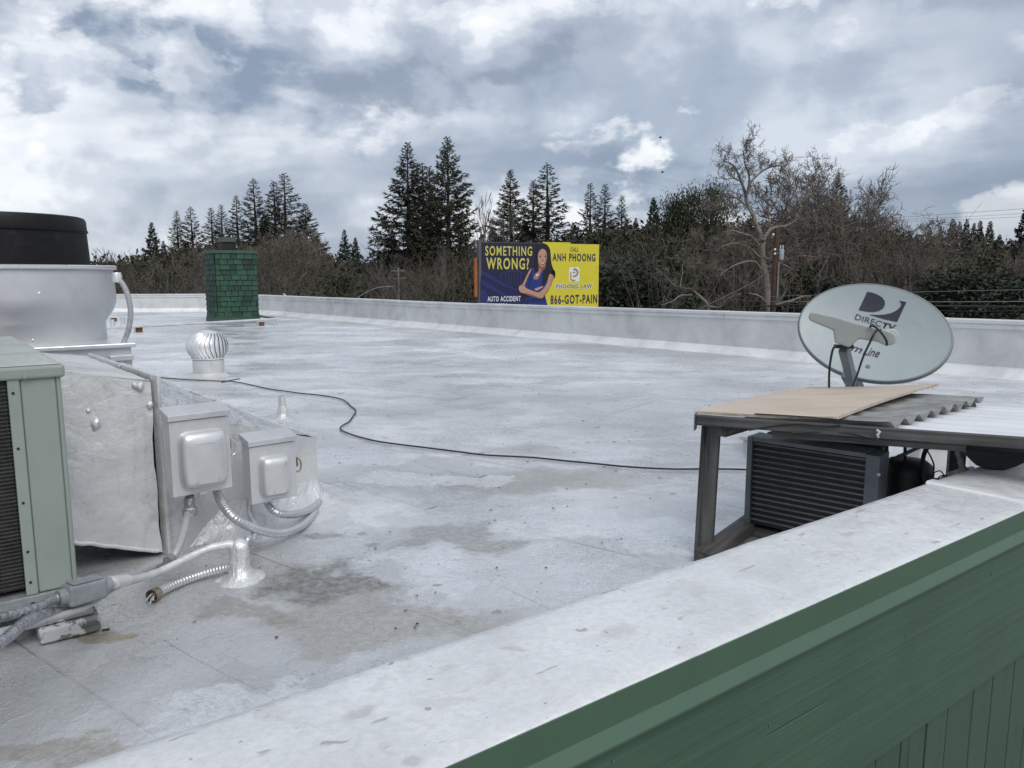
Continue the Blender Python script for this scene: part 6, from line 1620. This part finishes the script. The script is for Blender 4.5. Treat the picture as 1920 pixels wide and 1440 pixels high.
# eucalyptus
EU = [two_part('eucalyptus', euca(s, 15, 3.0, nc), ('dark_bark', 'olive_leaves')) for s, nc in ((21, 70), (22, 55))]
for (pi, px, yt, Y, ws, lab) in ((0, 1262, 378, 76, .85, 'olive-green eucalyptus with drooping foliage, lowest of three left of the sycamore'), (1, 1292, 356, 75, .8, 'olive-green eucalyptus in the middle of three left of the sycamore'), (1, 1332, 346, 74, .75, 'olive-green eucalyptus nearest the sycamore, drooping at its top')):
    place(EU[pi], 'eucalyptus_tree', lab, 'tree', 'eucalyptus left of the sycamore', px, yt, Y, 15.3, ws, px * .7)
def shrub(seed, H=7.0, Rad=2.6, n=46, per=170):
    rng = np.random.default_rng(seed); big_, leaf = Geo(), Geo()
    for k in range(6):
        a = rng.uniform(0, 6.28); e = np.array([math.cos(a) * Rad * .4, math.sin(a) * Rad * .4, H * rng.uniform(.5, .85)]); big_.tube([np.zeros(3), e * .5 + rng.normal(0, .2, 3), e], [.09, .06, .03], 5)
    for k in range(n):
        t = rng.uniform(.12, 1); a = rng.uniform(0, 6.28); r_ = Rad * math.sqrt(max(.05, 1 - (t * 1.02 - .35) ** 2 / .5)) * rng.uniform(.3, 1)
        c = np.array([r_ * math.cos(a), r_ * math.sin(a), H * t * .95]); pc = c + rng.normal(0, 1, (per, 3)) * np.array([.55, .55, .42]) * rng.uniform(.6, 1.2)
        leaf.quads(leaf_quads(pc, rng.normal(0, 1, (per, 3)) + np.array([0, 0, .4]), .30, .07, rng))
    return big_, leaf
SHB = [two_part('shrub', shrub(s_), ('dark_bark', m_)) for s_, m_ in ((51, 'dark_needles'), (52, 'olive_leaves'))]
for (pi, px, yt, Y, ws, lab) in ((0, 1165, 488, 50, 1.5, 'dark evergreen shrub just right of the billboard'), (0, 1215, 505, 51, 1.3, 'dark evergreen shrub second to the right of the billboard'),
    (1, 1255, 470, 54, 1.4, 'olive shrub below the left eucalyptus'), (1, 1500, 505, 50, 1.2, 'olive shrub just right of the pole transformer'), (0, 1555, 520, 49, 1.3, 'dark evergreen shrub left of the satellite dish'),
    (0, 1790, 505, 48, 1.5, 'dark evergreen shrub below the dark conifer row'), (1, 1845, 492, 50, 1.4, 'olive shrub left of the right-edge evergreen'), (0, 1895, 520, 47, 1.6, 'dark evergreen shrub at the right edge above the parapet'),
    (1, 640, 520, 54, 1.4, 'olive shrub below the two small dark conifers'), (0, 300, 505, 60, 1.4, 'dark evergreen shrub right of the exhaust fan'), (1, 880, 515, 50, 1.0, 'olive shrub against the left side of the billboard')):
    place(SHB[pi], 'evergreen_shrub', lab, 'shrub', 'evergreen shrubs behind the back parapet', px, yt, Y, 7.0, ws, px * .3)
# bare trees
def seen_h(parts):
    z = 0
    for _, me in parts:
        co = np.empty(len(me.vertices) * 3, dtype=np.float32); me.vertices.foreach_get('co', co); z = max(z, co.reshape(-1, 3)[:, 2].max())
    return float(z)
def limb_tree(name, label, limbs, Y0, seed, trunk_px, mats, wscale=1.0, twigs=26000, keep=6):
    """a particular tree: surveyed limbs (each with its own reach toward or away), then random branching"""
    rng = np.random.default_rng(seed); big_, tw_ = Geo(), Geo(); cnt = [0]
    def grow(p, d, L, r, lv):
        if cnt[0] > budget[0]: return
        k = 5 if lv < 2 else 4; pts = [p]; dd = d / np.linalg.norm(d)
        for i in range(k):
            dd = dd + rng.normal(0, .30, 3) + np.array([0, 0, .05]); dd /= np.linalg.norm(dd); pts.append(pts[-1] + dd * L / k)
        tw_.tube(pts, np.linspace(r, max(.008, r * .4), k + 1), 4 if lv < 2 else 3); cnt[0] += k
        if lv >= 3: return
        for j in range(rng.integers(3, 6)):
            i = rng.integers(1, k + 1); perp = np.cross(dd, rng.normal(0, 1, 3)); perp /= np.linalg.norm(perp)
            grow(pts[i], dd * .55 + perp * rng.uniform(.4, .9), L * rng.uniform(.45, .8), max(.009, r * rng.uniform(.45, .7)), lv + 1)
    M0 = None; wt = sum(len(l[0]) * l[4] for l in limbs); budget = [0]
    for (pts_px, dy, r0, r1, dens) in limbs:
        P_ = [D(1080 + x * .25, 240 + y * .25, Y0 + dy * f) for (x, y), f in zip(pts_px, np.linspace(0, 1, len(pts_px)))]
        S_ = spline(P_, 6); S_ = [np.array(p + Vector((.05 * n3(p.x * 1.5, p.z * 1.5, 3), .08 * n3(p.x, p.z, 9), .05 * n3(p.z * 1.5, p.x, 5)))) for p in S_]
        if M0 is None:
            S_ = [np.array([S_[0][0] + .1, Y0, GZ])] + S_; M0 = Matrix.Translation(Vector(S_[0]))
        big_.tube(S_, np.linspace(r0, r1, len(S_)), 8)
        n = len(S_); budget[0] = cnt[0] + twigs * len(pts_px) * dens / wt
        for q in range(int(dens * n)):
            u = rng.uniform(.25, 1.0); i = min(n - 2, int(u * (n - 1))); d = S_[i + 1] - S_[i]; d = d / (np.linalg.norm(d) + 1e-9)
            perp = np.cross(d, rng.normal(0, 1, 3)); perp /= np.linalg.norm(perp)
            grow(S_[i], d * .45 + perp * rng.uniform(.5, 1.0) + np.array([0, 0, .15]), rng.uniform(.5, 1.15) * wscale, .026 * (1.2 - u * .6), 0)
    o = bpy.data.objects.new(name, None); link(o, None, M0); tag(o, label, 'tree', 'bare trees beyond the roof')
    for pn, g, mt in (('trunk', big_, mats[0]), ('crown', tw_, mats[1])):
        me = g.mesh(name + '_' + pn, [mt]); me.polygons.foreach_set('use_smooth', [True] * len(me.polygons)); link(bpy.data.objects.new(pn, me), o)
    return o
limb_tree('bare_tree', 'big pale-barked bare sycamore beside the utility pole', [
    ([(1445, 1400), (1430, 1150), (1408, 1050), (1395, 900), (1398, 850), (1360, 740), (1330, 650), (1290, 580), (1275, 500), (1240, 400), (1200, 310), (1150, 260), (1100, 250)], .4, 0.216, 0.024, .75),
    ([(1285, 490), (1320, 400), (1400, 320), (1460, 290), (1520, 280), (1560, 310)], 1.0, 0.079, 0.016, 1.3),
    ([(1278, 500), (1305, 400), (1295, 330), (1262, 250), (1250, 160)], -.8, 0.079, 0.016, 1.5),
    ([(1240, 400), (1190, 380), (1140, 330), (1110, 260)], -1.2, 0.050, 0.016, 1.3),
    ([(1400, 850), (1440, 780), (1500, 745), (1580, 730), (1660, 680), (1700, 560), (1760, 450), (1790, 330), (1830, 290)], 1.6, 0.115, 0.020, 1.3),
    ([(1690, 600), (1640, 480), (1600, 400), (1590, 350)], .8, 0.058, 0.016, 1.5),
    ([(1720, 540), (1800, 470), (1870, 400), (1900, 340)], -.6, 0.058, 0.016, 1.5),
    ([(1372, 880), (1320, 820), (1240, 790), (1160, 770), (1100, 780)], -1.6, 0.079, 0.024, .8),
    ([(1380, 970), (1300, 900), (1200, 865), (1110, 885), (1050, 930)], -1.0, 0.079, 0.024, .6),
    ([(1390, 1060), (1340, 1000), (1240, 1010), (1140, 1060), (1080, 1110)], -2.0, 0.065, 0.016, .6),
    ([(1330, 650), (1250, 560), (1180, 520), (1100, 560), (1060, 620)], 1.4, 0.058, 0.016, 1.2),
    ([(1415, 1060), (1500, 1030), (1600, 985), (1700, 960), (1810, 970)], -1.5, 0.072, 0.024, .6),
    ([(1400, 960), (1440, 985), (1490, 975), (1540, 930)], -.8, 0.065, 0.032, .5),
    ([(1435, 1320), (1370, 1260), (1290, 1235)], -1.5, 0.086, 0.032, .5),
    ([(1450, 1320), (1530, 1290), (1590, 1190)], -1.0, 0.086, 0.048, .3),
    ([(1455, 1340), (1600, 1300), (1700, 1262), (1760, 1262)], -.6, 0.079, 0.040, .4),
    ([(1540, 1020), (1600, 1060), (1560, 1110)], -.5, 0.050, 0.024, .4)], 44.0, 3, 0, ('pale_bark', 'sycamore_twigs'))
limb_tree('bare_tree', 'low crooked pale bare tree left of the sycamore, above the back parapet', [
    ([(1000, 1400), (985, 1325), (930, 1270), (870, 1210), (790, 1200), (740, 1180), (680, 1120), (600, 1050)], .6, 0.115, 0.020, 1.0),
    ([(870, 1212), (900, 1150), (885, 1080), (910, 1020)], -.8, 0.058, 0.016, 1.0),
    ([(780, 1195), (800, 1090), (790, 1020)], .7, 0.043, 0.016, 1.0),
    ([(870, 1250), (780, 1260), (720, 1300), (640, 1330)], -1.0, 0.058, 0.016, .8),
    ([(995, 1340), (1090, 1340), (1140, 1280), (1240, 1240)], -.8, 0.079, 0.024, .7)], 45.0, 5, 0, ('pale_bark', 'sycamore_twigs'), .8, 7000)
limb_tree('bare_tree', 'forked pale bare tree with two big limbs rising behind the satellite dish', [
    ([(2440, 1500), (2440, 1290), (2500, 1200), (2570, 1130), (2620, 1060), (2700, 1010)], .5, 0.144, 0.032, .8),
    ([(2450, 1300), (2470, 1150), (2450, 1050), (2430, 1000)], .8, 0.094, 0.040, .7),
    ([(2590, 1110), (2620, 1010), (2600, 900), (2650, 800)], -.7, 0.065, 0.016, 1.0)], 48.0, 8, 0, ('pale_bark', 'sycamore_twigs'), 1.0, 9000)
SY2 = two_part('sycamore', bare_tree(37, 14, .20, 5, .85, .25, (4, 5), .22, 10, .25, .020, 20000, .60), ('pale_bark', 'sycamore_twigs'))
WH = two_part('poplar', bare_tree(41, 14, .16, 4, .35, .15, (3, 4), .10, 12, .6, .016, 5000, .55), ('sycamore_twigs', 'grey_twigs'))
for (pt, px, yt, Y, ws, lab, rz) in (
    (SY2, 1525, 312, 56, 1.0, 'bare sycamore with spreading crown just right of the utility pole', 4.0),
    (SY2, 1605, 345, 58, .85, 'bare tree with fine twigs right of the broad upswept conifer', 2.1),
    (SY2, 1560, 318, 60, .9, 'bare crown overlapping the broad upswept conifer', 5.2),
    (SY2, 1645, 375, 62, 1.0, 'bare tree with fine twigs at the end of the tall bare crowns', 3.0),
    (SY2, 1480, 360, 60, .8, 'bare crown directly behind the utility pole top', .9),
    (SY2, 1690, 408, 60, 1.1, 'low bare tree with spreading twigs above the satellite dish', .4),
    (WH, 912, 362, 70, 1.1, 'thin bare whip-like tree, left of two above the billboard corner', 0),
    (WH, 926, 372, 71, 1.0, 'thin bare whip-like tree, right of two above the billboard corner', 2),
    (SY2, 1905, 440, 50, .9, 'bare grey tree at the right edge before the tall evergreen', 1.0),
    (WH, 690, 470, 56, 1.6, 'bare upright whips behind the street lamp arm', 1),
    (WH, 820, 452, 52, 1.2, 'slender bare tree in front of the tallest redwood', 3),
    (SY2, 590, 440, 68, .9, 'bare brown tree low in front of the right end of the chimney group', 3.7),
    (SY2, 535, 418, 70, .9, 'tall bare brown tree before the tallest redwoods right of the chimney', 1.9),
    (SY2, 425, 455, 66, 1.0, 'bare brown tree behind the left side of the chimney', 4.4),
    (SY2, 560, 430, 66, 1.0, 'bare brown tree in front of the broad redwood right of the chimney', 5),
    (SY2, 500, 440, 64, .9, 'bare brown tree directly right of the chimney', 2.6),
    (WH, 215, 462, 74, 2.0, 'bare tree just right of the exhaust fan, leftmost of the two', 4),
    (WH, 245, 468, 76, 1.6, 'bare tree between the exhaust fan and the dark cone-shaped conifer', 5)):
    place(pt, 'bare_tree', lab, 'tree', 'bare trees beyond the roof', px, yt, Y, seen_h(pt), ws, rz)

# brush and the mass of the wood behind: uncountable
def top_line(px):
    return float(np.interp(px, [-200, 100, 230, 330, 420, 520, 620, 700, 760, 850, 930, 1050, 1140, 1250, 1350, 1450, 1520, 1600, 1700, 1800, 1920, 2150], [500, 497, 490, 474, 464, 455, 488, 494, 470, 468, 470, 455, 432, 420, 418, 420, 424, 430, 446, 456, 452, 445]))
rng = np.random.default_rng(77)
def brush_np(n, ylo, yhi, dtop, seed, w=.022, twn=34):
    rng = np.random.default_rng(seed); Q = []
    pxs = rng.uniform(-150, 2100, n); Ys = rng.uniform(ylo, yhi, n)
    for px, Y in zip(pxs, Ys):
        if 1125 < px < 1480 and rng.uniform() < .55: continue
        tz_ = D(px, top_line(px) + dtop + 30 * n3(px * .013, Y * .15, seed) + 14 * n3(px * .05, 2, seed) + rng.uniform(-6, 40), Y).z; x = D(px, 515, Y).x
        ns = 9
        b = np.stack([x + rng.normal(0, .5, ns), Y + rng.normal(0, .5, ns), np.full(ns, -3.6)], 1)
        tip = np.stack([x + rng.normal(0, 1.7, ns), Y + rng.normal(0, 1.2, ns), tz_ - np.abs(rng.normal(0, .9, ns))], 1)
        md = (b + tip) / 2 + rng.normal(0, .25, (ns, 3))
        def seg(a, c, wa, wc):
            s_ = np.cross(c - a, np.array([0, 1., 0]) + rng.normal(0, .5, a.shape)); s_ /= (np.linalg.norm(s_, axis=1, keepdims=True) + 1e-9)
            Q.append(np.stack([a - s_ * wa, a + s_ * wa, c + s_ * wc, c - s_ * wc], 1))
        seg(b, md, w * 1.5, w); seg(md, tip, w, w * .5)
        k = rng.integers(0, ns, twn); u = rng.uniform(0, 1, (twn, 1)); st = md[k] * (1 - u) + tip[k] * u
        L = rng.uniform(.5, 1.5, (twn, 1)); dv = (tip[k] - md[k]); dv /= np.linalg.norm(dv, axis=1, keepdims=True)
        dv = dv * .7 + rng.normal(0, .55, (twn, 3)); e1 = st + dv * L * .5; dv2 = dv + rng.normal(0, .35, (twn, 3)); e2 = e1 + dv2 * L * .5
        seg(st, e1, w * .6, w * .5); seg(e1, e2, w * .5, w * .3)
        dv3 = dv + rng.normal(0, .7, (twn, 3)); seg(e1, e1 + dv3 * L * .4, w * .45, w * .25)
    P = np.concatenate(Q); k = len(P)
    return P.reshape(-1, 3), np.arange(k * 4).reshape(k, 4)
for seed, n, lo, hi, dt, mat, lab in ((1, 400, 54, 66, 12, 'brown_twigs', 'brown mass of bare brush filling the space behind the back parapet'), (2, 170, 47, 54, 26, 'grey_twigs', 'paler grey bare brush in front of the brown thicket')):
    v, q = brush_np(n, lo, hi, dt, seed)
    me = mesh_np('brush_thicket', v, q, [mat]); o = bpy.data.objects.new('brush_thicket', me); link(o); tag(o, lab, 'brush', kind='stuff')
def wood_mass(n, ylo, yhi, dtop, seed, mat, lab, sz=.42):
    rng = np.random.default_rng(seed); pxs = rng.uniform(-250, 2200, n); Ys = rng.uniform(ylo, yhi, n); C = []; 
    for px, Y in zip(pxs, Ys):
        zt_ = D(px, top_line(px) + dtop + rng.uniform(-6, 60), Y).z; x = D(px, 515, Y).x; k = 70
        r_ = rng.uniform(.9, 2.0); c = rng.normal(0, 1, (k, 3)) * np.array([r_, r_, r_ * .8]) * .6 + np.array([x, Y, zt_ - r_]); C.append(c)
    # lower fill
    px2 = rng.uniform(-250, 2200, n * 22); Y2 = rng.uniform(ylo + 3, yhi, n * 22)
    f = rng.uniform(0, 1, n * 22); pts = []
    tl = np.array([top_line(p) for p in px2]) + dtop + 16
    zt2 = CAM_H + (515 - tl) / FPX * Y2; z2 = -4.4 + (zt2 + 4.4) * f
    C.append(np.stack([(px2 - 960) / FPX * Y2, Y2, z2], 1))
    c = np.concatenate(C); d = rng.normal(0, 1, c.shape); P = leaf_quads(c, d, sz, sz * .26, rng); k = len(P)
    me = mesh_np('distant_wood', P.reshape(-1, 3), np.arange(k * 4).reshape(k, 4), [mat]); o = bpy.data.objects.new('distant_wood', me); link(o); tag(o, lab, 'woodland', kind='stuff')
wood_mass(2000, 74, 92, -4, 5, 'wood_leaves', 'dark evergreen woodland mass standing behind the bare brush', .60)
wood_mass(700, 66, 73, 22, 6, 'olive_leaves', 'olive-green shrubs showing through the bare brush', .34)
